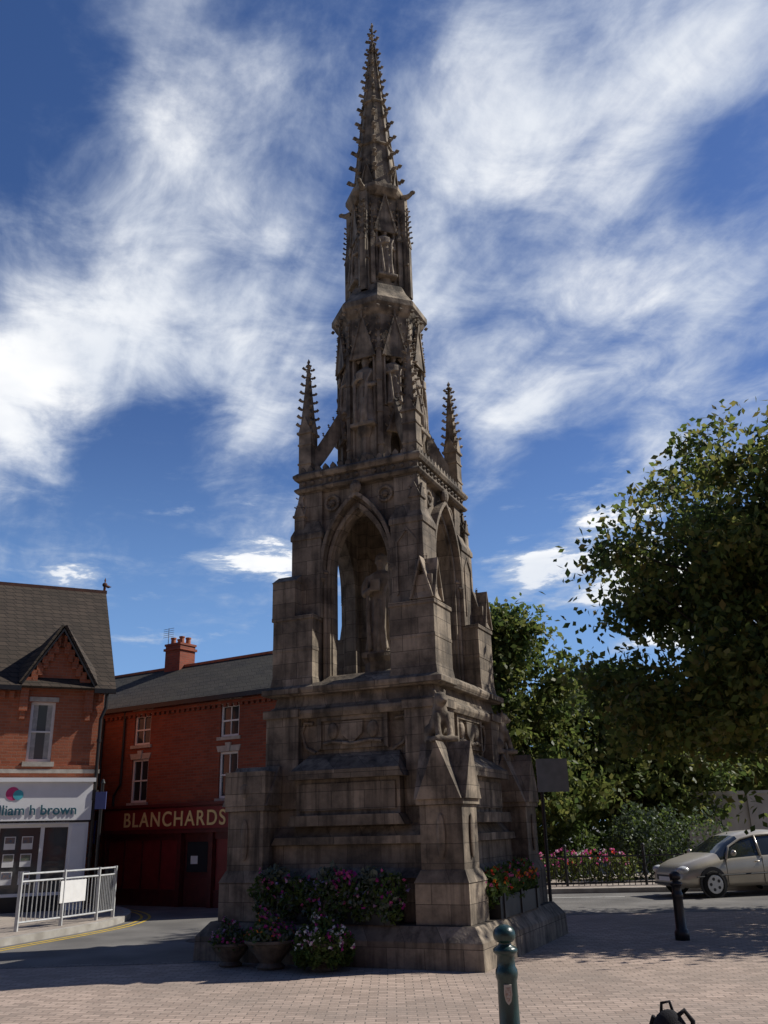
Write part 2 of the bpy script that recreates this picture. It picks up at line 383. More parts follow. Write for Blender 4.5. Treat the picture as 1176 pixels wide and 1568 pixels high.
for zz,r in((17.2,.14),(17.42,.09)):
    for k in range(4):
        a=k*math.pi/2; b.crocket((.03*math.cos(a),.03*math.sin(a),zz),(math.cos(a),math.sin(a),.2),r*.5)
b.octa((0,0,17.62),.04,.04,.08)
b.obj('spire',[STONE2],MON)

def statue_mb(arm=0):
    b=MB(); n=28; secs=[(0,.30,.27,.03),(.05,.29,.26,.035),(.5,.245,.215,.035),(.85,.22,.18,.022),(1.0,.205,.165,.012),(1.15,.215,.165,.008),(1.3,.245,.165,.004),(1.38,.235,.15,0),(1.43,.14,.11,0),(1.46,.075,.075,0),(1.53,.07,.07,0)]
    vs=[];fs=[]
    for z,rx,ry,f in secs:
        for k in range(n):
            t=2*math.pi*k/n; m=1+f*3*math.sin(7*t+z*1.5)+f*2*math.sin(12*t+1)
            vs.append((rx*m*math.cos(t),ry*m*math.sin(t),z))
    for j in range(len(secs)-1):
        for k in range(n): fs.append((j*n+k,j*n+(k+1)%n,(j+1)*n+(k+1)%n,(j+1)*n+k))
    fs.append(tuple(reversed(range(n)))); fs.append(tuple((len(secs)-1)*n+k for k in range(n))); b.add(vs,fs)
    b.ell((0,-.01,1.63),.095,.11,.13,14,10); b.ell((0,.025,1.66),.115,.11,.125,14,10)
    b.octa((0,-.125,1.62),.02,.03,.035); b.ell((0,-.10,1.56),.04,.03,.02); b.ell((0,-.08,1.52),.06,.05,.06)
    b.ell((.10,0,1.62),.02,.02,.03);b.ell((-.10,0,1.62),.02,.02,.03)
    b.tube([(-.2,0,1.36),(-.27,-.03,1.2),(-.28,-.06,1.05),(-.17,-.22,1.05),(-.05,-.26,1.12)],[.075,.08,.07,.055,.04],10)
    if arm==0: b.tube([(.2,0,1.36),(.28,-.03,1.2),(.29,-.05,1.0),(.2,-.2,.92),(.08,-.25,.95)],[.075,.08,.07,.055,.04],10)
    else: b.tube([(.2,0,1.36),(.3,-.03,1.2),(.31,-.03,1.0),(.28,-.08,.82),(.26,-.1,.72)],[.075,.08,.07,.05,.04],10)
    b.box(-.11,.05,-.31,-.25,1.04,1.25)
    b.tube([(.22,-.17,1.3),(.12,-.25,1.0),(.1,-.27,.4),(.12,-.26,.05)],[.03,.035,.04,.04],6)
    b.tube([(-.22,-.15,1.25),(-.18,-.22,.8),(-.16,-.27,.3),(-.14,-.27,.05)],[.03,.04,.045,.045],6)
    b.tube([(0,-.2,.9),(.02,-.24,.5),(.0,-.27,.05)],[.03,.035,.04],6)
    b.box(-.3,.3,-.28,.26,-.08,.02)
    return b
SM=remeshed(statue_mb(0),'robed',.022,[STONE3]); SM2=remeshed(statue_mb(1),'robed2',.018,[STONE3])
def put(me,name,loc,rz,sc,parent=MON):
    o=bpy.data.objects.new(name,me); COL.objects.link(o); o.parent=parent; o.location=loc; o.rotation_euler=(0,0,rz); o.scale=(sc,)*3; return o
put(SM2,'standing_figure',(-.03,-.1,4.22),rad(8),.96)
b=MB(); b.ring(0,-.1,[(.40,3.6),(.40,3.85),(.34,3.9),(.32,3.95),(.32,4.08),(.36,4.15),(.36,4.2)],8,rot); b.obj('figure_pedestal',[STONE2],MON)
for k in range(8):
    a=k*math.pi/4; ap=.62
    if k%2==0: put(SM,'niche_figure',(ap*math.sin(a),-ap*math.cos(a),8.02),a,.76)
    else: put(SM,'niche_figure',(ap*math.sin(a),-ap*math.cos(a),8.40),a,.56)
for k in range(4):
    a=k*math.pi/2+math.pi/4; put(SM,'niche_figure',(.37*math.sin(a),-.37*math.cos(a),11.12),a,.62)
b=MB(); b.ell((0,.08,.2),.14,.2,.2); b.ell((0,-.05,.36),.12,.12,.2); b.ell((0,-.1,.55),.1,.12,.11); b.ell((0,-.2,.52),.055,.07,.05)
for sx in(-1,1):
    b.tube([(sx*.08,-.1,.35),(sx*.09,-.16,.15),(sx*.09,-.2,0)],[.06,.045,.05],8); b.ell((sx*.13,.1,.1),.07,.15,.11); b.ell((sx*.08,-.06,.66),.03,.02,.05)
b.box(-.19,.19,-.27,.28,-.05,.02)
BM=remeshed(b,'beast',.02,[STONE2])
for k in (0,1):
    a=k*math.pi/2+math.pi/4; d=1.34*math.sqrt(2); put(BM,'heraldic_beast',(d*math.sin(a),-d*math.cos(a),2.74),a,.95)
b=MB()
for M in R4[:2]:
    b.M=M; b.cbox(1.36,-1.36,.15,.15,2.3,2.72); b.octa((1.36,-1.36,2.66),.2,.2,.08)
b.obj('beast_corbels',[STONE2],MON)

# ------------------------------------------------------------ world
w=bpy.data.worlds.new('World'); scene.world=w; w.use_nodes=True
w.cycles.sampling_method='MANUAL'; w.cycles.sample_map_resolution=256
nt=w.node_tree; N=nt.nodes; L=nt.links
for x in list(N): N.remove(x)
out=N.new('ShaderNodeOutputWorld'); bg=N.new('ShaderNodeBackground'); L.new(bg.outputs[0],out.inputs[0]); bg.inputs['Strength'].default_value=.1
SUNAZ=rad(75); SUNEL=rad(42)
sky=N.new('ShaderNodeTexSky'); sky.sky_type='NISHITA'; sky.sun_disc=False; sky.sun_elevation=SUNEL; sky.sun_rotation=SUNAZ; sky.air_density=1.0; sky.dust_density=.2; sky.ozone_density=1.8
def mth(op,a,b=None,c=None,clamp=False):
    n=N.new('ShaderNodeMath'); n.operation=op; n.use_clamp=clamp
    for i,x in enumerate((a,b,c)):
        if x is None: continue
        if isinstance(x,(int,float)): n.inputs[i].default_value=x
        else: L.new(x,n.inputs[i])
    return n.outputs[0]
def vec(*a):
    n=N.new('ShaderNodeCombineXYZ')
    for i,x in enumerate(a):
        if isinstance(x,(int,float)): n.inputs[i].default_value=x
        else: L.new(x,n.inputs[i])
    return n.outputs[0]
def nz(v,scale,detail=6,rough=.55,dist=0.):
    n=N.new('ShaderNodeTexNoise'); n.inputs['Scale'].default_value=scale; n.inputs['Detail'].default_value=detail; n.inputs['Roughness'].default_value=rough; n.inputs['Distortion'].default_value=dist
    L.new(v,n.inputs['Vector']); return n.outputs['Fac']
def sstep(x,lo,hi):
    n=N.new('ShaderNodeMapRange'); n.interpolation_type='SMOOTHSTEP'; L.new(x,n.inputs['Value']); n.inputs['From Min'].default_value=lo; n.inputs['From Max'].default_value=hi; return n.outputs[0]
tc=N.new('ShaderNodeTexCoord'); D=tc.outputs['Generated']
sp=N.new('ShaderNodeSeparateXYZ'); L.new(D,sp.inputs[0])
zz=mth('ADD',mth('MAXIMUM',sp.outputs['Z'],0.0),.12)
px=mth('DIVIDE',sp.outputs['X'],zz); py=mth('DIVIDE',sp.outputs['Y'],zz)
def bias(az,el,width,amp):
    d=(math.sin(rad(az))*math.cos(rad(el)),math.cos(rad(az))*math.cos(rad(el)),math.sin(rad(el)))
    n=N.new('ShaderNodeVectorMath'); n.operation='DISTANCE'; L.new(D,n.inputs[0]); n.inputs[1].default_value=d
    q=mth('DIVIDE',n.outputs['Value'],rad(width)); q=mth('MULTIPLY',q,q); q=mth('MULTIPLY',q,-1.0); q=mth('EXPONENT',q); return mth('MULTIPLY',q,amp)
ca,sa=math.cos(rad(25)),math.sin(rad(25))
rx=mth('ADD',mth('MULTIPLY',px,ca),mth('MULTIPLY',py,sa)); ry=mth('SUBTRACT',mth('MULTIPLY',py,ca),mth('MULTIPLY',px,sa))
c1=nz(vec(mth('MULTIPLY',rx,1.0),mth('MULTIPLY',ry,.5),3.1),1.9,7,.55,.8)
c2=nz(vec(mth('MULTIPLY',rx,3.4),mth('MULTIPLY',ry,.8),7.3),2.0,6,.55,.4)
c3=nz(vec(px,py,1.3),5.5,9,.62,.4)
dens=mth('ADD',mth('ADD',mth('MULTIPLY',c1,.47),mth('MULTIPLY',c2,.22)),mth('MULTIPLY',c3,.33))
for a in[(23,44,8,.20),(11,43,6,.13),(-20,28,6,.14),(-26,26,5,.13),(-12,35,8,.10),(-9,27,5,.09),(16,29,9,.11),(1,33,8,.03),(-16,22.5,4.5,-.16),(12,22,5,-.16),(-27,43,7,-.06),(-15,44,4,.04),(26,37,4,-.14),(3,21,6,-.06),(16,45.5,2.6,-.08),(8,36,3,-.05),(11,25.5,2.5,.14),(7.5,24.5,2.2,.12)]:
    dens=mth('ADD',dens,bias(*a))
low=sstep(sp.outputs['Z'],.18,.36)
dens=mth('SUBTRACT',dens,mth('MULTIPLY',mth('SUBTRACT',1.0,low),.08))
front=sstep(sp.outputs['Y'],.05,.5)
dens=mth('SUBTRACT',dens,mth('MULTIPLY',mth('SUBTRACT',1.0,front),.22))  # clouds thinned away from the view direction to lower ambient fill
cir=sstep(dens,.46,.72)
cu=nz(vec(mth('MULTIPLY',px,1.6),mth('MULTIPLY',sp.outputs['Z'],13.0),py),1.8,8,.62,.2)
for a in[(14,16.5,3,.17),(9,15,2.5,.14),(20,14,4,.17),(-10,17.8,2.6,.15),(-7,17,2.2,.12),(16,20.0,2.5,.10),(20,11,3,.12),(23,20,2,.1)]: cu=mth('ADD',cu,bias(*a))
cum=mth('MULTIPLY',sstep(cu,.56,.76),mth('MULTIPLY',mth('MULTIPLY',sstep(sp.outputs['Z'],.10,.2),front),mth('SUBTRACT',1.0,sstep(sp.outputs['Z'],.34,.42))))
den=mth('MULTIPLY',mth('MAXIMUM',cir,cum),.97)
shade=nz(vec(px,py,9.0),2.6,4,.5,.3)
cc=N.new('ShaderNodeMixRGB'); cc.inputs['Color1'].default_value=(5.0,5.9,7.4,1); cc.inputs['Color2'].default_value=(10.8,10.8,10.8,1)
L.new(mth('MULTIPLY',sstep(mth('MAXIMUM',dens,mth('MULTIPLY',cum,.8)),.50,.74),mth('ADD',mth('MULTIPLY',sstep(shade,.35,.65),.45),.55)),cc.inputs['Fac'])
hs=N.new('ShaderNodeHueSaturation'); hs.inputs['Saturation'].default_value=1.2; hs.inputs['Value'].default_value=.88; L.new(sky.outputs[0],hs.inputs['Color'])
tn=N.new('ShaderNodeMixRGB'); tn.blend_type='MULTIPLY'; tn.inputs['Fac'].default_value=1; L.new(hs.outputs[0],tn.inputs['Color1']); tn.inputs['Color2'].default_value=(.95,.90,1.12,1)
hz=N.new('ShaderNodeMixRGB'); L.new(mth('MULTIPLY',mth('MULTIPLY',mth('SUBTRACT',1.0,sstep(sp.outputs['Z'],.0,.45)),.8),front),hz.inputs['Fac']); L.new(tn.outputs[0],hz.inputs['Color1']); hz.inputs['Color2'].default_value=(2.2,4.5,8.4,1)
dk=N.new('ShaderNodeMixRGB'); dk.blend_type='MULTIPLY'; L.new(mth('SUBTRACT',1.0,sstep(sp.outputs['Y'],-.4,.3)),dk.inputs['Fac']); L.new(hz.outputs[0],dk.inputs['Color1']); dk.inputs['Color2'].default_value=(.6,.58,.56,1)  # sky colour darkened behind the viewer to cut fill on the front faces
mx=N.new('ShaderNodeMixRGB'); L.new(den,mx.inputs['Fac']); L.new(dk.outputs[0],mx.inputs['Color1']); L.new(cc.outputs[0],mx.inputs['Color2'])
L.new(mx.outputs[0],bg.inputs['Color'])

sd=Vector((math.sin(SUNAZ)*math.cos(SUNEL),math.cos(SUNAZ)*math.cos(SUNEL),math.sin(SUNEL)))
sl=bpy.data.lights.new('sun','SUN'); sl.energy=5.0; sl.angle=rad(.5); sl.color=(1,.95,.87)
so=bpy.data.objects.new('sun',sl); COL.objects.link(so); so.rotation_euler=sd.to_track_quat('Z','Y').to_euler(); so.location=(20,10,30)

# ------------------------------------------------------------ ground
def sheet(name,poly,z,m):
    b=MB(); b.add([(x,y,z) for x,y in poly],[tuple(range(len(poly)))]); return b.obj(name,[m])
ASPH=mat('asphalt',(.20,.19,.175),(.115,.11,.103),.9,.8,.5,bscale=60,detail=9)
sheet('ground',[(-400,-60),(400,-60),(400,600),(-400,600)],0,ASPH)
PAVE=brickmat('block_paving',(.52,.40,.325),(.34,.26,.21),(.18,.15,.125),.21,.105,.008,mode='floor',grime=.75,grimecol=(.24,.20,.168),bump=.4,gscale=.45)
sheet('market_square_paving',[(-16,-8),(20,-8),(20,20.3),(1,20.5),(-1.5,14.6),(-16,14.0)],.004,PAVE)
KERB=mat('kerb_stone',(.42,.40,.36),(.28,.26,.23),.9,3,.3)
SETT=brickmat('granite_setts',(.26,.24,.22),(.17,.16,.15),(.09,.085,.08),.2,.1,.012,mode='floor',grime=.4,grimecol=(.1,.095,.09),bump=.5)
FOOT=brickmat('footway_paving',(.42,.36,.30),(.33,.28,.24),(.18,.15,.13),.4,.4,.01,mode='floor',grime=.4,grimecol=(.22,.2,.17),bump=.2)
YEL=mat('yellow_paint',(.62,.42,.05),(.42,.3,.06),.8,8)
def smooth_poly(p,it=2):
    for _ in range(it):
        q=[p[0]]
        for a,c in zip(p[:-1],p[1:]): q+=[(a[0]*.75+c[0]*.25,a[1]*.75+c[1]*.25),(a[0]*.25+c[0]*.75,a[1]*.25+c[1]*.75)]
        p=q+[p[-1]]
    return p
def offset(line,d):
    o=[]
    for i,p in enumerate(line):
        a=line[max(i-1,0)]; c=line[min(i+1,len(line)-1)]; dx,dy=c[0]-a[0],c[1]-a[1]; l=math.hypot(dx,dy) or 1
        o.append((p[0]+dy/l*d,p[1]-dx/l*d))
    return o
def strip(name,line,d0,d1,z0,z1,m):
    A=offset(line,d0);B=offset(line,d1); b=MB()
    for i in range(len(line)-1):
        b.prism([A[i],A[i+1],B[i+1],B[i]],z0,z1)
    return b.obj(name,[m])
strip('sett_channel',[(-16,14.0),(-1.5,14.6),(1,20.5),(20,20.3)],-.22,0.0,-.02,.009,SETT)
kl=smooth_poly([(-9.5,9),(-7.6,15),(-7.0,17.3),(-6.4,18.9),(-5.9,20.8),(-6.1,22.8),(-7.3,25),(-10,27.2),(-16,31)],2)
b=MB(); b.prism(offset(kl,-.15)+[(-26,31),(-26,9)],-.05,.12); b.obj('pavement',[FOOT])
strip('kerb',kl,-.15,0,-.05,.125,KERB)
strip('double_yellow_line',kl,.22,.28,.003,.006,YEL); strip('double_yellow_line',kl,.40,.46,.003,.006,YEL)
kr=[(1.0,27.2),(5.0,26.8),(9.5,26.3),(22,25.0)]
b=MB(); b.prism(kr[::1]+[(22,60),(1.0,60)],-.05,.12); b.obj('pavement',[FOOT]); strip('kerb',kr,0,.15,-.05,.125,KERB)
LINE=mat('white_paint',(.7,.7,.66),(.45,.44,.4),.8,10)
strip('road_marking',[(3.2,25.4),(6.0,25.1)],0,.10,.003,.006,LINE)
IRON=mat('cast_iron',(.06,.055,.05),(.035,.033,.03),.6,10)
b=MB(); b.ring(-3.4,17.5,[(.34,.001),(.34,.006)],24); b.obj('manhole_cover',[IRON])

# ------------------------------------------------------------ leaves
def leafobj(name,C,L_,W_,mats,parent=None,droop=0.0,flat=0.,mi=None):
    n=len(C); C=np.asarray(C,float)
    a=rng.normal(size=(n,3)); a[:,2]=a[:,2]*(1-flat)-droop; a/=np.linalg.norm(a,axis=1)[:,None]
    r=rng.normal(size=(n,3)); r[:,2]*=(1-flat); bb=np.cross(a,r); bb/=np.linalg.norm(bb,axis=1)[:,None]+1e-9
    s=rng.uniform(.7,1.25,size=(n,1)); nn=np.cross(a,bb)*.12
    V=np.stack([C-a*L_*s, C+bb*W_*s+nn*L_, C+a*L_*s, C-bb*W_*s+nn*L_],1).reshape(-1,3)
    me=bpy.data.meshes.new(name); me.vertices.add(4*n); me.vertices.foreach_set('co',V.ravel()); me.loops.add(4*n); me.loops.foreach_set('vertex_index',np.arange(4*n,dtype=np.int32))
    me.polygons.add(n); me.polygons.foreach_set('loop_start',np.arange(0,4*n,4,dtype=np.int32)); me.polygons.foreach_set('loop_total',np.full(n,4,dtype=np.int32))
    for x in mats: me.materials.append(x)
    if mi is not None: me.polygons.foreach_set('material_index',np.asarray(mi,dtype=np.int32))
    me.update(calc_edges=True); me.validate()
    o=bpy.data.objects.new(name,me); COL.objects.link(o)
    if parent: o.parent=parent
    return o
BARK=mat('bark',(.10,.08,.06),(.05,.04,.03),.95,8,.8)
def tree(name,base,ells,ncl,per,lsz,mats,tr,crad=.55,droop=.3,thr=-.10):
    e=empty(name,base); cl=[]; 
    wts=np.array([x[3]*x[4]*x[5] for x in ells]); wts=wts/wts.sum()
    while len(cl)<ncl:
        q=ells[rng.choice(len(ells),p=wts)]; v=rng.normal(size=3); v/=np.linalg.norm(v); r=rng.uniform(.12,1.12)**(1/2.6)
        p=np.array(q[:3])+v*r*np.array(q[3:6])
        nv=noise.noise(Vector(p)*.6+Vector(base))
        if nv<thr+ (0.12 if r>.85 else 0): continue
        cl.append(p)
    cl=np.array(cl); C=[];MI=[]
    for i,p in enumerate(cl):
        k=int(per*rng.uniform(.45,1.4)); d=rng.normal(size=(k,3))*crad*np.array([1,1,.5])*rng.uniform(.45,1.15); d[:,2]-=.25*np.abs(d[:,0])
        C.append(p+d); MI.append(np.where(rng.random(k)<(.25 if i%3 else .8),0,1))
    leafobj('foliage',np.concatenate(C),lsz,lsz*.6,mats,e,droop=droop,mi=np.concatenate(MI))
    b=MB(); top=max(q[2]+q[5]*.7 for q in ells)
    tp=Vector((np.mean([q[0] for q in ells])*.5,np.mean([q[1] for q in ells])*.5,top))
    T=[Vector((0,0,-.1)),Vector((.05,0,tp.z*.2)),tp*.45,tp*.7,tp]; b.tube(T,[tr*1.3,tr,tr*.7,tr*.42,tr*.1],10)
    for i in rng.choice(len(cl),min(len(cl),80),replace=False):
        p=Vector(cl[i]); t=min(max(.2+.55*(p.z/top),.18),.9)*rng.uniform(.75,1); s=Vector((0,0,0)).lerp(tp,t)
        m=s.lerp(p,.5)+Vector(rng.normal(size=3)*.25); b.tube([s,s.lerp(m,.5)+Vector((0,0,.1)),m,p],[tr*.32*(1-t*.6),tr*.22,tr*.12,tr*.03],5)
    b.obj('trunk_and_limbs',[BARK],e,smooth=True); return e
LF1=leafmat('leaves_dark',[(.04,.062,.018),(.06,.09,.024),(.085,.115,.028),(.055,.085,.022)],.4)
LF2=leafmat('leaves_light',[(.09,.12,.026),(.12,.14,.035),(.15,.155,.04),(.16,.13,.04)],.45)
tree('broadleaf_tree',(9.6,19.5,0),[(0,0,6.6,3.6,4,3.5),(1.2,0,8.6,2.6,3,2.9),(-2.6,0,5.2,2.5,3,2.0),(-2.9,0,7.4,1.9,2.2,1.7),(-1.5,.5,9.6,1.5,2,1.5),(.5,-.5,4.0,4.0,3.5,1.7),(-2.6,-.5,3.4,2.2,2.4,1.3)],540,120,.10,[LF1,LF2],.3,.5)
LF3=leafmat('leaves_mid',[(.045,.07,.02),(.068,.10,.026),(.10,.13,.03)],.4)
LF4=leafmat('leaves_yellowish',[(.085,.115,.03),(.12,.14,.035),(.15,.15,.045)],.4)
tree('lime_tree',(4.4,33.5,0),[(0,0,5.6,2.6,2.6,3.6),(-.3,0,8.3,1.5,1.5,1.7),(.6,0,3.2,2.8,2.6,1.9)],300,110,.13,[LF3,LF4],.28,.5)
tree('maple_tree',(9.0,37,0),[(0,0,4.8,3.3,3,2.9),(-.5,0,6.6,1.9,2,1.5),(1.8,0,3.4,2.6,2.5,2)],280,110,.14,[LF1,LF4],.28,.55)
tree('maple_tree',(15.5,42,0),[(0,0,5.0,4.3,3,3.1)],200,110,.17,[LF3,LF4],.28,.6)
tree('lime_tree',(-1.5,38,0),[(0,0,4.2,3.3,3,2.9)],150,100,.16,[LF1,LF3],.28,.6)

def mass(name,cs,nper,lsz,mats,parent=None,droop=0,loc=(0,0,0)):
    C=[]
    for (x,y,z,rx,ry,rz) in cs:
        v=rng.normal(size=(nper,3)); v/=np.linalg.norm(v,axis=1)[:,None]; r=rng.uniform(.3,1.05,size=(nper,1))**(1/2.5)*(1+.22*np.sin(v[:,:1]*7+x*5)*np.cos(v[:,2:]*6+z))
        C.append(np.array([x,y,z])+v*r*np.array([rx,ry,rz]))
    C=np.concatenate(C); C=C[C[:,2]>.02]
    o=leafobj(name,C,lsz,lsz*.55,mats,parent,droop=droop,mi=rng.integers(0,len(mats),len(C))); o.location=loc; return o
mass('distant_trees',[(x,46+rng.uniform(-1,1),1.6,2.4,1.5,rng.uniform(1.8,3.4)) for x in np.arange(-4,32,2.4)],1500,.2,[LF1,LF3])
BL=leafmat('leaves_bluegreen',[(.08,.11,.07),(.11,.14,.10),(.07,.10,.06)],.2)
mass('garden_shrub',[(7.6,30.4,.9,.8,.7,.9),(8.6,30.6,1.2,.9,.8,1.1),(8.0,31,1.5,.9,.7,.9),(9.8,31,1.1,1.2,.8,1.1)],1300,.07,[BL,LF3])
mass('garden_hedge',[(x,32,.9,.8,.6,1.0) for x in np.arange(2.5,7,.9)],900,.08,[LF1,LF3])
def flowers(name,cs,n,lsz,cols,parent=None,loc=(0,0,0)):
    C=[]
    for (x,y,z,rx,ry,rz) in cs:
        v=rng.normal(size=(n,3)); v[:,2]=np.abs(v[:,2])*.8; v/=np.linalg.norm(v,axis=1)[:,None]
        k=rng.random((n,1)); C.append(np.array([x,y,z])+v*np.array([rx,ry,rz])*(1.0+.08*k))
    base=np.concatenate(C); nb=len(base); mi0=rng.integers(0,len(cols),nb)
    C=np.repeat(base,4,axis=0)+rng.normal(size=(nb*4,3))*lsz*.5; mi=np.repeat(mi0,4)
    o=leafobj(name,C,lsz,lsz*.75,cols,parent,mi=mi); o.location=loc; return o
def petal(n,c): return leafmat(n,[c,tuple(x*.75 for x in c)],.3,.6)
PINK=petal('petal_pink',(.6,.12,.3)); RED=petal('petal_red',(.6,.06,.03)); ORG=petal('petal_orange',(.75,.24,.04)); WHT=petal('petal_white',(.8,.8,.76)); BLU=petal('petal_lilac',(.35,.3,.55)); PAL=petal('petal_pale',(.65,.4,.55)); MAG=petal('petal_magenta',(.45,.05,.28))
mass('flower_bed_leaves',[(x,28.9,.55,.5,.3,.4) for x in np.arange(4.0,7.4,.6)],350,.06,[LF3,LF4])
flowers('garden_flowers',[(6.6,28.8,.65,.5,.3,.4),(6.0,28.7,.65,.5,.3,.4),(5.2,28.8,.7,.5,.3,.4),(4.6,28.8,.6,.4,.3,.4)],30,.036,[PINK,MAG,PINK,PAL,RED])

# ------------------------------------------------------------ buildings
BRK=brickmat('red_brick',(.33,.09,.05),(.22,.06,.036),(.19,.12,.09),.225,.075,.008,grime=.5,grimecol=(.15,.048,.032),bump=.3)
BRK2=brickmat('orange_brick',(.46,.15,.078),(.33,.105,.055),(.32,.2,.14),.225,.075,.008,grime=.5,grimecol=(.22,.068,.04),bump=.3)
SLATE=brickmat('roof_slate',(.05,.045,.04),(.032,.03,.028),(.016,.015,.014),.3,.16,.012,grime=.6,grimecol=(.06,.056,.042),bump=.6,rough=.95)
TILE=brickmat('roof_tile',(.085,.065,.05),(.055,.043,.034),(.02,.018,.016),.25,.14,.012,grime=.5,grimecol=(.045,.038,.03),bump=.6,rough=.95)
WHITE=mat('white_paintwork',(.82,.82,.81),(.74,.74,.73),.5,5)
CREAM=mat('stone_dressing',(.52,.48,.42),(.40,.36,.31),.8,8,.2)
GLS=glassmat('window_glass'); GLS2=glassmat('shop_glass',(.05,.055,.06),.05)
CURT=mat('curtain',(.5,.5,.48),(.35,.35,.34),.9,12)
BLACK=mat('black_paint',(.02,.02,.022),(.014,.014,.015),.4,10,spec=.5)
MAROON=mat('maroon_fascia',(.24,.026,.028),(.19,.02,.022),.35,4,spec=.5)
MAROON2=mat('maroon_joinery',(.13,.017,.017),(.09,.013,.014),.4,6,spec=.5)
GOLD=mat('gold_lettering',(.85,.68,.34),(.78,.6,.26),.5,8)
TERRA=mat('terracotta',(.42,.16,.08),(.3,.11,.06),.85,6,.2)
LEAD=mat('grey_lead',(.2,.2,.2),(.13,.13,.13),.7,6)

def wall(b,x0,x1,z0,z1,ops,y=0,rev=.12):
    xs=sorted({x0,x1,*[o[0] for o in ops],*[o[1] for o in ops]}); zs=sorted({z0,z1,*[o[2] for o in ops],*[o[3] for o in ops]})
    for i in range(len(xs)-1):
        for j in range(len(zs)-1):
            cx=(xs[i]+xs[i+1])/2; cz=(zs[j]+zs[j+1])/2
            if any(o[0]<cx<o[1] and o[2]<cz<o[3] for o in ops): continue
            b.add([(xs[i],y,zs[j]),(xs[i+1],y,zs[j]),(xs[i+1],y,zs[j+1]),(xs[i],y,zs[j+1])],[(0,1,2,3)])
    for (a,c,d,e) in ops:
        b.add([(a,y,d),(c,y,d),(c,y,e),(a,y,e),(a,y+rev,d),(c,y+rev,d),(c,y+rev,e),(a,y+rev,e)],[(0,4,5,1),(1,5,6,2),(2,6,7,3),(3,7,4,0)])
def sash(bf,bg,x0,x1,z0,z1,y=.06,f=.05,mid=True,vb=0,curtain=None):
    bf.box(x0,x0+f,y,y+.06,z0,z1); bf.box(x1-f,x1,y,y+.06,z0,z1); bf.box(x0+f,x1-f,y,y+.058,z0,z0+f); bf.box(x0+f,x1-f,y,y+.058,z1-f,z1)
    if mid: bf.box(x0+f,x1-f,y-.005,y+.055,(z0+z1)/2-.02,(z0+z1)/2+.02)
    for k in range(vb):
        x=x0+(x1-x0)*(k+1)/(vb+1); bf.box(x-.012,x+.012,y+.01,y+.05,z0+f,z1-f)
    bg.add([(x0,y+.04,z0),(x1,y+.04,z0),(x1,y+.04,z1),(x0,y+.04,z1)],[(0,1,2,3)])
def text(s,name,loc,size,m,parent,ext=.01,bold=0.0,spacing=1.0):
    c=bpy.data.curves.new(name,'FONT'); c.body=s; c.size=size; c.extrude=ext; c.offset=bold; c.space_character=spacing
    c.materials.append(m); o=bpy.data.objects.new(name,c); COL.objects.link(o); o.parent=parent; o.location=loc; o.rotation_euler=(math.pi/2,0,0); return o

B1=empty('brick_shop_building',(-7.9,27,0),math.atan2(-.54,.84))
XE=7.9
wins=[]
for c in (-2.6,.77,4.2):
    wins+=[(c-.34,c+.34,4.28,5.14),(c-.34,c+.34,2.68,3.88)]
bw=MB(); wall(bw,-4.4,XE,2.5,5.42,wins); bw.box(-4.4,XE,.3,6,0,5.40)
bw.add([(-4.4,0,0),(-4.4,6,0),(-4.4,6,5.4),(-4.4,3,7.0),(-4.4,0,5.4)],[(0,1,2,3,4)]); bw.add([(XE,0,0),(XE,6,0),(XE,6,5.4),(XE,3,7.0),(XE,0,5.4)],[(0,1,2,3,4)])
bw.box(-1.35,-.65,2.7,3.4,6.3,7.85); bw.box(-1.40,-.6,2.65,3.45,7.68,7.76); bw.box(-1.38,-.62,2.67,3.43,7.85,7.92)
bw.obj('walls_and_chimney',[BRK],B1)
X2=XE+.1
br_=MB(); br_.add([(-4.6,-.25,5.33),(X2,-.25,5.33),(X2,3,7.06),(-4.6,3,7.06),(-4.6,6.2,5.33),(X2,6.2,5.33),(-4.6,-.25,5.40),(X2,-.25,5.40),(X2,3,7.13),(-4.6,3,7.13),(-4.6,6.2,5.40),(X2,6.2,5.40)],[(0,1,2,3),(3,2,5,4),(6,7,8,9),(9,8,11,10),(0,1,7,6),(0,3,9,6),(1,2,8,7),(3,4,10,9),(2,5,11,8)])
br_.obj('roof',[SLATE],B1)
bt=MB(); bt.box(-4.6,X2,-.33,-.22,5.26,5.38); bt.tube([(.05,-.06,5.3),(.05,-.06,3.2),(-.2,-.06,2.9),(-.2,-.06,2.5)],.035,8); bt.tube([(-.9,-.06,5.3),(-.9,-.06,3.2),(-1.3,-.06,2.9),(-1.3,-.06,0)],.04,8); bt.obj('gutter_and_downpipes',[BLACK],B1)
bt=MB(); bt.box(-4.5,X2,-.08,.0-.002,5.16,5.26)
for i in range(60): bt.box(-4.4+i*.2,-4.3+i*.2,-.07,-.002,5.08,5.16)
bt.obj('dentil_cornice',[BRK],B1)
bt=MB(); bt.box(-4.5,X2-.1,3.0-.08,3.08,7.1,7.18); bt.obj('ridge_tiles',[TERRA],B1)
bf=MB(); bg=MB(); bd=MB(); bc=MB()
for (a,c,z0,z1) in wins:
    sash(bf,bg,a,c,z0,z1,.05,.06,True,1)
    bd.box(a-.08,c+.08,-.05,.1,z0-.09,z0-.002); bd.ext([(a-.04,z1+.002),(c+.04,z1+.002),(c+.10,z1+.16),(a-.10,z1+.16)],-.025,.05); bd.ext([((a+c)/2-.06,z1+.003),((a+c)/2+.06,z1+.003),((a+c)/2+.09,z1+.24),((a+c)/2-.09,z1+.24)],-.06,.05)
bf.obj('window_frames',[WHITE],B1); bg.obj('window_panes',[GLS],B1); bd.obj('sills_and_lintels',[CREAM],B1)
SE=7.5
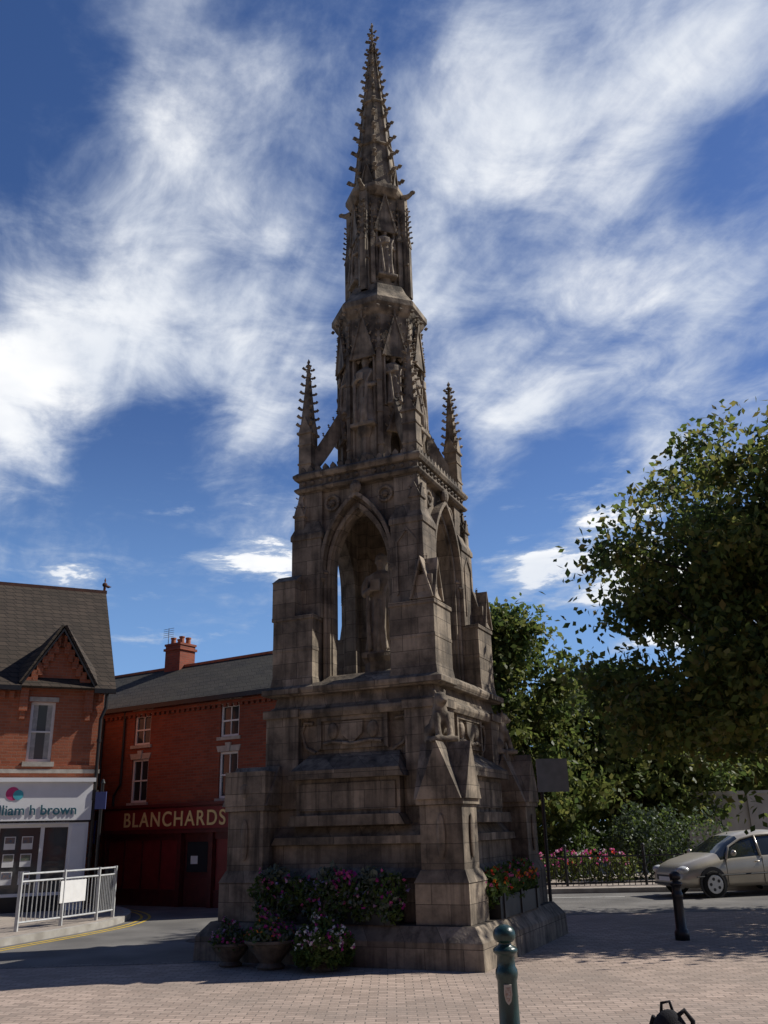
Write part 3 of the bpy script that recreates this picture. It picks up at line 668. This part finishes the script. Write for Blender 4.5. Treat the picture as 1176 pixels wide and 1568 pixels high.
bs=MB(); bs.box(-.35,SE,-.22,.0,1.90,2.52); bs.box(-.40,SE+.05,-.30,.0,2.52,2.60); bs.box(-.40,SE+.05,-.27,0,1.83,1.90)
bs.box(-.35,-.22,-.2,0,0,1.83)
for x in (2.7,3.85,6.3): bs.box(x-.07,x+.07,-.2,0,0,1.83)
for (a,c) in((-.22,2.63),(3.92,6.23)):
    bs.box(a,c,-.12,0,0,.35); bs.mat=1; bs.box(a+.04,c-.04,-.09,0,.42,1.66); bs.mat=0
    for k in range(5):
        x=a+(c-a)*k/4; bs.box(x-.02,x+.02,-.125,-.0,.35,1.83)
    bs.box(a,c,-.13,0,1.66,1.83); bs.box(a,c,-.13,0,.35,.42)
bs.box(2.77,3.78,-.03,0,0,1.83); bs.box(2.83,3.72,-.07,-.03,.1,.7)
bs.obj('shopfront',[MAROON2,MAROON],B1)
bs=MB(); bs.add([(2.9,-.075,.85),(3.65,-.075,.85),(3.65,-.075,1.6),(2.9,-.075,1.6)],[(0,1,2,3)]); bs.obj('door_glass',[GLS],B1)
bs=MB(); bs.box(3.05,3.3,-.085,-.08,1.05,1.25); bs.obj('door_notice',[WHITE],B1)
bs=MB(); bs.box(-.30,SE-.05,-.235,-.221,1.94,2.48); bs.obj('fascia_panel',[MAROON],B1)
text('BLANCHARDS','fascia_lettering',(.50,-.24,2.02),.54,GOLD,B1,.008,.006,1.18)
bs=MB(); bs.box(-.9,-.62,-.3,-.26,1.6,2.2); bs.tube([(-.9,-.28,2.22),(-.9,0,2.22)],.02,6); bs.obj('projecting_sign',[mat('blue_sign',(.05,.06,.22),(.04,.05,.18),.5)],B1)
bp=MB(); 
for (x,y) in((-1.2,2.9),(-.8,2.9),(-1.2,3.2),(-.8,3.2)): bp.ring(x,y,[(.09,7.9),(.08,8.1),(.10,8.12),(.10,8.16)],10)
bp.obj('chimney_pots',[TERRA],B1)
bp=MB(); bp.tube([(-1.35,2.8,7.8),(-1.35,2.8,8.5)],.012,5)
for k in range(5): bp.tube([(-1.6,2.8,8.2+k*.07),(-1.1,2.8,8.2+k*.07)],.008,4)
bp.obj('tv_aerial',[LEAD],B1)

B2=empty('gabled_brick_shop',(-7.6,23.9,.12),math.atan2(.436,.9))
bw=MB(); gc=-1.2; gh=.80
w1=(-1.80,-1.20,3.5,5.0); shop=(-6,-.62,.0,2.0)
wall(bw,-9,0,.0,5.5,[w1,(-5.2,-4.6,3.5,5.0),shop],0,.25)
bw.add([(gc-gh,0,5.5),(gc+gh,0,5.5),(gc,0,6.85)],[(0,1,2)])
bw.add([(0,0,0),(0,5,0),(0,5,5.5),(0,3.1,8.6),(0,0,5.5)],[(0,1,2,3,4)])
bw.box(-9,-.3,.9,5,2.2,5.4)
for sx in(-1,1):
    for i in range(7):
        t=i/7; x=gc+sx*gh*(1-t); z=5.45+1.35*t
        bw.box(min(x,x-sx*.16),max(x,x-sx*.16),-.10,-.002,z-.16,z+.16)
    bw.box(gc+sx*gh-.1,gc+sx*gh+.1,-.14,-.003,4.75,5.4); bw.box(gc+sx*gh-.06,gc+sx*gh+.06,-.09,-.002,4.55,4.75)
for i in range(30):
    if abs(-.1-i*.22-gc)>gh+.1: bw.box(-.16-i*.22,-.04-i*.22,-.10,-.002,5.05,5.24)
bw.box(-9,0,-.05,-.001,3.32,3.42)
bw.obj('walls',[BRK2],B2)
bt=MB(); bt.box(-9,.02,-.06,.0,3.22,3.315); bt.box(w1[0]-.08,w1[1]+.08,-.08,.15,3.38,3.498); bt.box(w1[0]-.06,w1[1]+.06,-.03,.05,5.002,5.12); bt.obj('stone_dressings',[CREAM],B2)
br_=MB(); 
def slab(b,P,th=.07):
    V=[Vector(p) for p in P]; n=(V[1]-V[0]).cross(V[2]-V[0]).normalized()
    if n.z<0:n=-n
    k=len(V); b.add([tuple(v) for v in V]+[tuple(v+n*th) for v in V],[tuple(range(k)),tuple(range(k,2*k))]+[(i,(i+1)%k,(i+1)%k+k,i+k) for i in range(k)])
slab(br_,[(-9,-.2,5.32),(.25,-.2,5.32),(.25,3.2,8.8),(-9,3.2,8.8)]); slab(br_,[(-9,3.2,8.8),(.25,3.2,8.8),(.25,5.2,5.6),(-9,5.2,5.6)])
slab(br_,[(gc,-.22,6.98),(gc+gh+.12,-.22,5.42),(gc+gh+.12,.4,5.9),(gc,1.8,6.98)]); slab(br_,[(gc,-.22,6.98),(gc-gh-.12,-.22,5.42),(gc-gh-.12,.4,5.9),(gc,1.8,6.98)])
br_.obj('roof',[TILE],B2)
bt=MB(); bt.box(-9,.27,3.1,3.32,8.8,8.90)
bt.tube([(.2,3.2,8.85),(.2,3.2,9.1)],.04,6); bt.ell((.2,3.2,9.1),.08,.06,.08); bt.octa((.3,3.2,9.05),.11,.04,.05); bt.octa((.2,3.2,9.24),.03,.03,.1)
bt.obj('ridge_tiles_and_finial',[mat('dark_ridge_tile',(.14,.065,.045),(.08,.045,.035),.9,6)],B2)
bt=MB(); bt.box(-9,gc-gh-.1,-.3,-.2,5.24,5.36); bt.box(gc+gh+.1,.25,-.3,-.2,5.24,5.36); bt.tube([(.05,-.1,5.3),(.05,-.08,4.9),(-.06,-.08,4.6),(-.06,-.08,0)],.045,8)
for z in(1.2,2.6,4.0): bt.tube([(-.06,-.08,z),(-.06,-.08,z+.08)],.06,8)
for sx in(-1,1): bt.ext([(gc,6.92),(gc+sx*(gh+.1),5.46),(gc+sx*(gh+.1),5.38),(gc,6.84)],-.24,-.20)
bt.tube([(-.06,-.12,2.55),(-.06,-.12,2.8)],.09,6)
bt.obj('gutter_bargeboards_downpipe',[BLACK],B2)
bf=MB();bg=MB(); sash(bf,bg,*w1,.08,.07,True,0); sash(bf,bg,-5.2,-4.6,3.5,5.0,.08,.07,True,0)
bf.box(-6,-.62,-.12,.25,2.0,2.06)
bf.obj('window_frames',[WHITE],B2); bg.obj('window_panes',[glassmat('window_glass_pale',(.10,.12,.12),.1)],B2)
bt=MB(); bt.box(w1[0]+.07,w1[0]+.19,.115,.118,3.57,4.93); bt.box(w1[1]-.19,w1[1]-.07,.115,.118,3.57,4.93); bt.obj('curtains',[CURT],B2)
bt=MB(); bt.box(-9,-.12,-.16,-.003,2.08,3.0); bt.box(-9,-.07,-.24,-.003,3.0,3.10)
bt.box(-.62,-.15,-.10,-.003,0.0,2.08)
bt.box(-.55,-.22,-.13,-.10,.15,1.95)
for x in(-1.22,-2.25,-3.4): bt.box(x-.045,x+.045,-.02,.1,.35,2.0)
bt.box(-6,-.62,-.02,.1,1.92,2.0); bt.box(-6,-.62,-.02,.1,.35,.42)
bt.obj('white_fascia_and_frames',[mat('bright_white_fascia',(.86,.87,.88),(.80,.81,.82),.35,3,spec=.5)],B2)
bt=MB(); bt.box(-6,-.62,-.01,.1,0,.345); bt.box(-9,-.12,-.12,-.004,2.03,2.078); bt.obj('stall_riser',[BLACK],B2)
bt=MB(); bt.add([(-6,.04,.42),(-.62,.04,.42),(-.62,.04,1.92),(-6,.04,1.92)],[(0,1,2,3)]); bt.obj('shop_window',[GLS2],B2)
bt=MB()
for i in range(3):
    for x in(-1.55,-1.95,-2.6,-3.0): 
        bt.mat=0; bt.box(x-.13,x+.13,.025,.034,.62+i*.4,.92+i*.4); bt.mat=1+(i+int(x*10))%2; bt.box(x-.11,x+.11,.02,.024,.76+i*.4,.90+i*.4)
bt.obj('window_posters',[WHITE,mat('poster_photo',(.25,.2,.16),(.12,.16,.12),.6,20),mat('poster_red',(.3,.18,.12),(.1,.14,.2),.6,18)],B2)
TEAL=mat('teal_lettering',(.03,.12,.16),(.02,.09,.13),.5)
text('william h brown','fascia_lettering',(-2.62,-.175,2.22),.33,TEAL,B2,.006,.004,1.0)
bt=MB(); bt.M=Matrix.Translation((-2.02,-.163,2.72))@Matrix.Rotation(math.pi/2,4,'X'); bt.ring(0,0,[(.16,-.004),(.16,.004)],20); bt.mat=1; bt.ring(.13,-.03,[(.12,.005),(.12,.009)],20); bt.M=Matrix(); bt.obj('logo',[mat('logo_pink',(.7,.08,.25)),mat('logo_cyan',(.1,.5,.6))],B2)

# terrace of houses on the near side of the market square (unseen behind the viewer; added to block low sky light)
B3=empty('unseen_brick_terrace',(26,-15,0),math.pi)
bw=MB(); wn=[]
for i in range(13):
    x=1.6+i*3.9
    for z in(.9,4.2,7.0): wn.append((x,x+1.1,z,z+1.7))
wall(bw,0,52,0,9.6,wn,0,.15); bw.box(0,52,.4,8,0,9.58); bw.add([(0,0,0),(0,8,0),(0,8,9.6),(0,4,12.6),(0,0,9.6)],[(0,1,2,3,4)]); bw.add([(52,0,0),(52,8,0),(52,8,9.6),(52,4,12.6),(52,0,9.6)],[(0,1,2,3,4)])
bw.obj('walls',[BRK],B3); br_=MB(); slab(br_,[(-.2,-.3,9.5),(52.2,-.3,9.5),(52.2,4,12.7),(-.2,4,12.7)]); slab(br_,[(-.2,4,12.7),(52.2,4,12.7),(52.2,8.3,9.5),(-.2,8.3,9.5)]); br_.obj('roof',[SLATE],B3)
bf=MB(); bg=MB()
for q in wn: sash(bf,bg,*q,.06,.07,True,1)
bf.obj('window_frames',[WHITE],B3); bg.obj('window_panes',[GLS],B3)

# ------------------------------------------------------------ right garden wall, fence
RW=mat('rendered_wall',(.42,.40,.37),(.33,.31,.29),.9,2,.2)
b=MB(); b.box(11.3,22,36,36.3,0,2.75); b.box(11.2,22,35.9,36.4,2.75,2.87)
for x in np.arange(11.3,22,2.4): b.box(x,x+.35,35.9,36,0,2.75)
b.obj('boundary_wall',[RW])
b=MB()
def fence(b,p0,p1,h):
    P0=Vector((*p0,.12));P1=Vector((*p1,.12)); Lh=(P1-P0).length; dd=(P1-P0)/Lh; n=int(Lh/.16)
    for z in(.08,h-.06): b.tube([P0+Vector((0,0,z)),P1+Vector((0,0,z))],.024,5)
    for i in range(n+1):
        q=P0+dd*(i*Lh/n); b.tube([q,q+Vector((0,0,h+(.08 if i%2 else 0)))],.014,4)
        if i%2==0 and i<n:
            pts=[q+dd*(.16+.13*math.cos(t))+Vector((0,0,h*.5+.2*math.sin(t))) for t in np.linspace(0,2*math.pi,9)]; b.tube(pts,.014,4)
    for i in range(0,n+1,14):
        q=P0+dd*(i*Lh/n); b.tube([q,q+Vector((0,0,h+.18))],.04,6); b.ell(tuple(q+Vector((0,0,h+.22))),.06,.06,.06)
fence(b,(2.8,28.0),(10.5,27.4),.85); b.obj('iron_railings',[BLACK])
b=MB(); b.box(-.36,.36,-.02,.02,2.5,3.22); b.box(-.36,.36,.02,.05,2.6,2.65); b.box(-.36,.36,.02,.05,3.05,3.1); b.mat=1; b.tube([(-.25,.08,0),(-.25,.08,3.15)],.04,8)
o=b.obj('road_sign',[mat('grey_sign_back',(.26,.27,.27),(.2,.21,.21),.5),BLACK]); o.location=(3.66,20.9,0); o.rotation_euler=(0,0,rad(8))

GALV=mat('galvanised_steel',(.60,.61,.61),(.45,.46,.46),.45,12,metal=.2)
e=empty('pedestrian_guard_rail',(0,0,.12)); b=MB()
gp=[(-7.25,18.6),(-6.75,19.6),(-6.35,20.6),(-6.2,21.3)]
for i,(x,y) in enumerate(gp): b.box(x-.03,x+.03,y-.03,y+.03,0,1.05)
for (a,c) in zip(gp[:-1],gp[1:]):
    A=Vector((*a,0));C=Vector((*c,0))
    for z in(.15,.88,1.02): b.tube([A+Vector((0,0,z)),C+Vector((0,0,z))],.02,6)
    for k in range(1,10):
        q=A.lerp(C,k/10); b.tube([q+Vector((0,0,.15)),q+Vector((0,0,.88))],.011,5)
b.obj('bars',[GALV],e)
b=MB(); 
A=Vector((*gp[0],0)).lerp(Vector((*gp[1],0)),.9);C=Vector((*gp[1],0)).lerp(Vector((*gp[2],0)),.6); nn=(C-A).cross(Vector((0,0,1))).normalized()*.035
b.add([tuple(A+nn+Vector((0,0,.42))),tuple(C+nn+Vector((0,0,.42))),tuple(C+nn+Vector((0,0,.84))),tuple(A+nn+Vector((0,0,.84)))],[(0,1,2,3)]); b.obj('street_notice',[WHITE],e)
b=MB(); b.tube([(0,0,0),(0,0,2.9)],.04,8); b.mat=1; b.box(-.13,.13,-.08,-.05,2.3,2.7); b.mat=0; b.tube([(0,0,2.9),(0,0,3.0)],[.06,.02],8); o=b.obj('street_sign_post',[BLACK,mat('sign_face',(.10,.12,.3),(.08,.1,.25),.5)]); o.location=(-7.05,22.6,.12)
b=MB(); b.ring(0,0,[(.16,0),(.16,.1),(.10,.14),(.09,.8),(.12,.84),(.12,.9),(.05,.98)],12); o=b.obj('bollard',[BLACK],smooth=False); o.location=(-6.9,23.2,.12)

# ------------------------------------------------------------ bollards
BGRN=mat('bollard_green_paint',(.012,.045,.042),(.008,.03,.03),.3,14,.15,spec=.6)
def bollard(loc,m,crest=True):
    e=empty('bollard',loc); b=MB()
    b.ring(0,0,[(.115,0),(.115,.12),(.10,.15),(.085,.17),(.08,.62),(.088,.64),(.092,.67),(.088,.70),(.075,.72),(.072,.80),(.085,.815),(.10,.83),(.10,.85),(.085,.865),(.055,.88),(.05,.90),(.07,.905),(.088,.925),(.093,.955),(.088,.985),(.068,1.012),(.035,1.03),(.001,1.035)],28)
    b.obj('post',[m],e,smooth=True)
    if crest:
        b=MB(); b.M=Matrix.Rotation(rad(-5),4,'Z')
        pts=[(-.03,.60),(.03,.60),(.032,.53),(.022,.48),(0,.455),(-.022,.48),(-.032,.53)]
        b.ext(pts,-.090,-.075); b.mat=1; b.ext([(x*.7,.535+(z-.535)*.7) for x,z in pts],-.092,-.090); b.M=Matrix(); b.obj('crest',[CREAM,mat('crest_detail',(.25,.12,.08),(.45,.42,.38),.5,60)],e)
    return e
bollard((.905,8.07,0),BGRN); bollard((4.64,15.8,0),BLACK,False)
b=MB(); b.ell((0,0,.24),.17,.12,.25,14,10); b.ell((0,-.1,.16),.13,.07,.13,12,8); b.tube([(-.05,.03,.46),(-.04,.03,.53),(.03,.03,.54),(.05,.03,.46)],.014,6)
b.tube([(-.1,.1,.42),(-.13,.18,.3),(-.1,.12,.06)],.02,6); b.tube([(.1,.1,.42),(.13,.18,.3),(.1,.12,.06)],.02,6); b.tube([(.04,-.02,.42),(.13,-.03,.48),(.19,-.04,.40),(.18,-.04,.3)],.022,6)
o=b.obj('backpack',[mat('dark_fabric',(.02,.02,.024),(.012,.012,.014),.9,20,.4)],smooth=True); o.location=(2.08,7.7,0); o.scale=(.9,.9,.92)

# ------------------------------------------------------------ planters
STPOT=mat('planter_stone',(.18,.15,.12),(.09,.08,.063),.9,6,.5)
GL1=leafmat('plant_leaves',[(.045,.08,.02),(.07,.115,.028),(.10,.14,.04)],.3)
GL2=leafmat('plant_leaves_silver',[(.13,.16,.13),(.09,.12,.09),(.16,.18,.15)],.2)
u=Vector((.914,-.407,0)); v=Vector((.407,.914,0)); cM=Vector((0,14.2*1.125,0)); K=1.125
def mp(a,bb,z): 
    p=cM+(u*a+v*bb)*K; return (p.x,p.y,z*K)
def planter(name,loc,kind,rz=0,sc=1):
    e=empty(name,loc,rz,sc); b=MB()
    if kind=='bowl': b.ring(0,0,[(.2,0),(.24,.04),(.17,.10),(.30,.25),(.40,.38),(.43,.40),(.43,.44),(.36,.44)],20); b.obj('bowl',[STPOT],e,smooth=False); return e
    b.box(-1.05,1.05,-.16,.16,0,.06); b.box(-1.05,1.05,-.18,-.15,.0,.3); b.box(-1.05,1.05,.15,.18,.0,.3); b.box(-1.08,-1.05,-.18,.18,0,.3); b.box(1.05,1.08,-.18,.18,0,.3); b.box(-1.0,1.0,-.14,.14,.2,.26)
    for x in (-.9,0,.9): b.box(x-.03,x+.03,-.2,-.18,-.0,.34)
    b.obj('trough',[BLACK],e); return e
def plants(e,cs,n,fn,cols,lm,ls=.045):
    mass('leaves',cs,n,ls,lm,e); flowers('blossoms',cs,fn,.026,cols,e)
a=math.atan2(-.407,.914)
e=planter('flower_trough',mp(-.1,-1.78,.47),'trough',a); cs=[(x,-.04,.38+rng.uniform(-.04,.08),.24,.22,.26) for x in np.arange(-1.1,1.15,.26)]+[(x,-.16,.22,.2,.12,.2) for x in np.arange(-1.0,1.05,.4)]
plants(e,cs,380,10,[BLU,PINK,PAL,MAG,PINK],[GL1,GL1,GL2])
mass('silver_foliage',[(-.9,-.05,.66,.2,.15,.12),(.0,-.05,.6,.2,.15,.2),(.75,-.05,.62,.2,.15,.15)],200,.05,[GL2],e)
flowers('pink_blossoms',[(.3,-.1,.5,.2,.15,.2)],26,.03,[MAG,PINK],e)
e=planter('flower_trough',mp(1.78,.0,.47),'trough',a+math.pi/2); cs=[(x,-.02,.40+rng.uniform(-.04,.08),.26,.2,.26) for x in np.arange(-1.1,1.05,.28)]
plants(e,cs,420,18,[RED,ORG,RED,PINK],[GL1])
for (aa,bb2,cols,sc,drop,fn) in((-1.25,-2.36,[PINK,MAG,PAL],.72,0,16),(-.62,-2.42,[PINK,ORG,MAG],.86,0,20),(.12,-2.40,[WHT,WHT,PAL,MAG],.85,1,20)):
    p=mp(aa,bb2,0); e=planter('stone_planter',p,'bowl',rng.uniform(0,3),sc)
    cs=[(.24*math.cos(t),.24*math.sin(t),.48,.2,.2,.18) for t in np.linspace(0,2*math.pi,6)[:-1]]+[(0,0,.6,.2,.2,.22),(.1,.05,.72,.1,.1,.16)]
    if drop: cs+=[(.36*math.cos(t),.36*math.sin(t),.34,.16,.16,.26) for t in np.linspace(0,2*math.pi,9)[:-1]]
    plants(e,cs,400,fn,cols,[GL1,GL2] if not drop else [GL1])

# ------------------------------------------------------------ car
CARP=mat('car_paint_champagne',(.56,.51,.42),(.52,.47,.39),.28,2,metal=.35,spec=.6)
CGL=glassmat('car_glass',(.02,.024,.026),.04); TYRE=mat('tyre',(.02,.02,.02),(.013,.013,.013),.9,20,.2); ALLOY=mat('alloy',(.5,.5,.5),(.4,.4,.4),.35,9,metal=.7)
HLG=mat('lamp_glass',(.65,.66,.66),(.4,.41,.42),.15,14,spec=.8); TLG=mat('tail_lamp',(.35,.02,.02),(.25,.01,.01),.2,10)
def car(loc,rz,sc=1):
    e=empty('parked_car',loc,rz,sc)
    S=[(-.02,.32,.50,.60,.52,.40),(.06,.26,.56,.70,.70,.52),(.22,.24,.64,.80,.80,.60),(.50,.24,.74,.90,.86,.66),(.85,.24,.82,.98,.88,.68),(1.12,.24,.88,1.05,.885,.68),(1.45,.24,.92,1.25,.89,.64),(1.85,.24,.94,1.46,.89,.60),(2.25,.24,.96,1.56,.89,.60),(2.9,.24,.98,1.59,.89,.60),(3.45,.24,1.0,1.55,.89,.59),(3.9,.26,1.02,1.42,.87,.56),(4.12,.30,1.0,1.18,.84,.56),(4.24,.34,.9,1.0,.80,.6),(4.28,.40,.7,.78,.72,.58)]
    b=MB(); rings=[]
    for (x,zb,zl,zt,hw,rh) in S:
        half=[(0,zb),(hw*.8,zb),(hw*.97,zb+.1),(hw,zb+(zl-zb)*.5),(hw*.985,zl-.06),(hw*.95,zl),(rh+(hw*.95-rh)*.12,zl+(zt-zl)*.80),(rh*.85,zl+(zt-zl)*.965),(rh*.4,zt),]
        rings.append([(x,-y,z) for y,z in half[::-1]][:-1]+[(x,y,z) for y,z in half])
    n=len(rings[0]); V=[p for r in rings for p in r]; F=[];MI=[]
    for i in range(len(S)-1):
        xm=(S[i][0]+S[i+1][0])/2
        for k in range(n):
            k2=(k+1)%n; F.append((i*n+k,i*n+k2,(i+1)*n+k2,(i+1)*n+k))
            side=(k==2 or k==n-4); top=(k==n-1) or k in(0,n-2); g=0
            if side and 1.12<xm<3.9: g=1
            if (top or k in (1,n-3)) and 1.12<xm<1.85: g=1
            if (top or k in(1,n-3)) and 3.9<xm<4.2: g=1
            MI.append(g)
    b.add(V,F); b.m=MI
    b.add(rings[0],[tuple(range(n))]); b.add(rings[-1],[tuple(reversed(range(n)))])
    b.obj('body',[CARP,CGL],e,smooth=True)
    b=MB()
    for sy in(-1,1):
        def P(x,t,dy=.012):
            i=max(j for j in range(len(S)) if S[j][0]<=x); i=min(i,len(S)-2); f=(x-S[i][0])/(S[i+1][0]-S[i][0]); q=[S[i][m]*(1-f)+S[i+1][m]*f for m in range(6)]
            zb,zl,zt,hw,rh=q[1:]; y0=hw*.95; y1=rh+(hw*.95-rh)*.12; return (x,sy*(y0+(y1-y0)*t+dy),zl+(zt-zl)*.8*t)
        for x in(2.3,3.25): b.tube([P(x,0),P(x+.02,1)],.035,6)
        b.tube([P(1.28,0),P(1.5,.98),P(1.9,1.03),P(2.3,1.03),P(2.9,1.03),P(3.4,1.03),P(3.85,1.0)],.03,6)
        b.tube([P(3.85,1),P(3.8,.0)],.05,6)
    b.obj('pillars',[CARP],e,smooth=True)
    b=MB()
    for sy in(-1,1):
        b.tube([(.35,sy*.9,.5),(1.2,sy*.905,.53),(3.0,sy*.905,.55),(4.0,sy*.88,.55)],.018,5)
        b.box(2.316,2.324,sy*.885-.008,sy*.885+.008,.3,.95)
        for x in(1.25,3.3): b.box(x-.004,x+.004,sy*.883-.008,sy*.883+.008,.3,.9)
    b.box(-.035,.0,-.4,.4,.42,.54); b.box(-.04,0,-.55,.55,.30,.36)
    b.obj('trim_and_grille',[BLACK],e)
    b=MB()
    for sy in(-1,1):
        b.tube([(1.42,sy*.9,1.0),(1.40,sy*1.0,1.03)],.02,6); b.ell((1.40,sy*1.03,1.05),.06,.1,.075)
        for x in(2.15,3.1): b.ell((x,sy*.91,.83),.08,.015,.018)
    b.obj('mirrors_and_handles',[CARP],e,smooth=True)
    b=MB()
    for sy in(-1,1): b.ell((.16,sy*.60,.66),.17,.17,.10,14,8)
    b.obj('headlamps',[HLG],e,smooth=True)
    b=MB()
    for sy in(-1,1): b.ell((4.15,sy*.72,.95),.1,.1,.17)
    b.obj('tail_lamps',[TLG],e,smooth=True)
    b=MB(); b.box(-.06,-.045,-.26,.26,.40,.50); b.obj('number_plate',[WHITE],e)
    for x in(.82,3.42):
        for sy in(-1,1):
            T=Matrix.Rotation(math.pi/2,4,'X')
            b=MB(); b.M=Matrix.Translation((x,sy*.872,.35))@T
            b.ring(0,0,[(.385,-.02),(.385,.02)],28); b.obj('wheel_arch',[BLACK],e)
            b=MB(); b.M=Matrix.Translation((x,sy*.84,.32))@T
            b.ring(0,0,[(.27,-.1),(.31,-.09),(.32,-.05),(.32,.05),(.31,.09),(.27,.1)],28); b.obj('tyre',[TYRE],e)
            b=MB(); b.M=Matrix.Translation((x,sy*.84,.32))@T
            b.ring(0,0,[(.21,-.108),(.22,-.105),(.22,.105),(.21,.108)],24); b.mat=1
            for k in range(5):
                t=2*math.pi*(k+.5)/5; b.ring(.13*math.cos(t),.13*math.sin(t),[(.042,-.111),(.042,.111)],8)
            b.obj('hub',[ALLOY,BLACK],e)
    return e
car((7.0,24.6,0),rad(14),.98)

# ------------------------------------------------------------ camera
cam=bpy.data.cameras.new('camera'); co=bpy.data.objects.new('camera',cam); COL.objects.link(co); scene.camera=co
cam.sensor_fit='VERTICAL'; cam.sensor_height=36; cam.lens=31.13; cam.clip_end=2000
co.matrix_world=Matrix.Translation((0,0,1.8))@Matrix.Rotation(rad(109.7),4,'X')@Matrix.Rotation(rad(-1.44),4,'Z')
scene.view_settings.view_transform='Standard'; scene.view_settings.look='None'; scene.view_settings.exposure=0
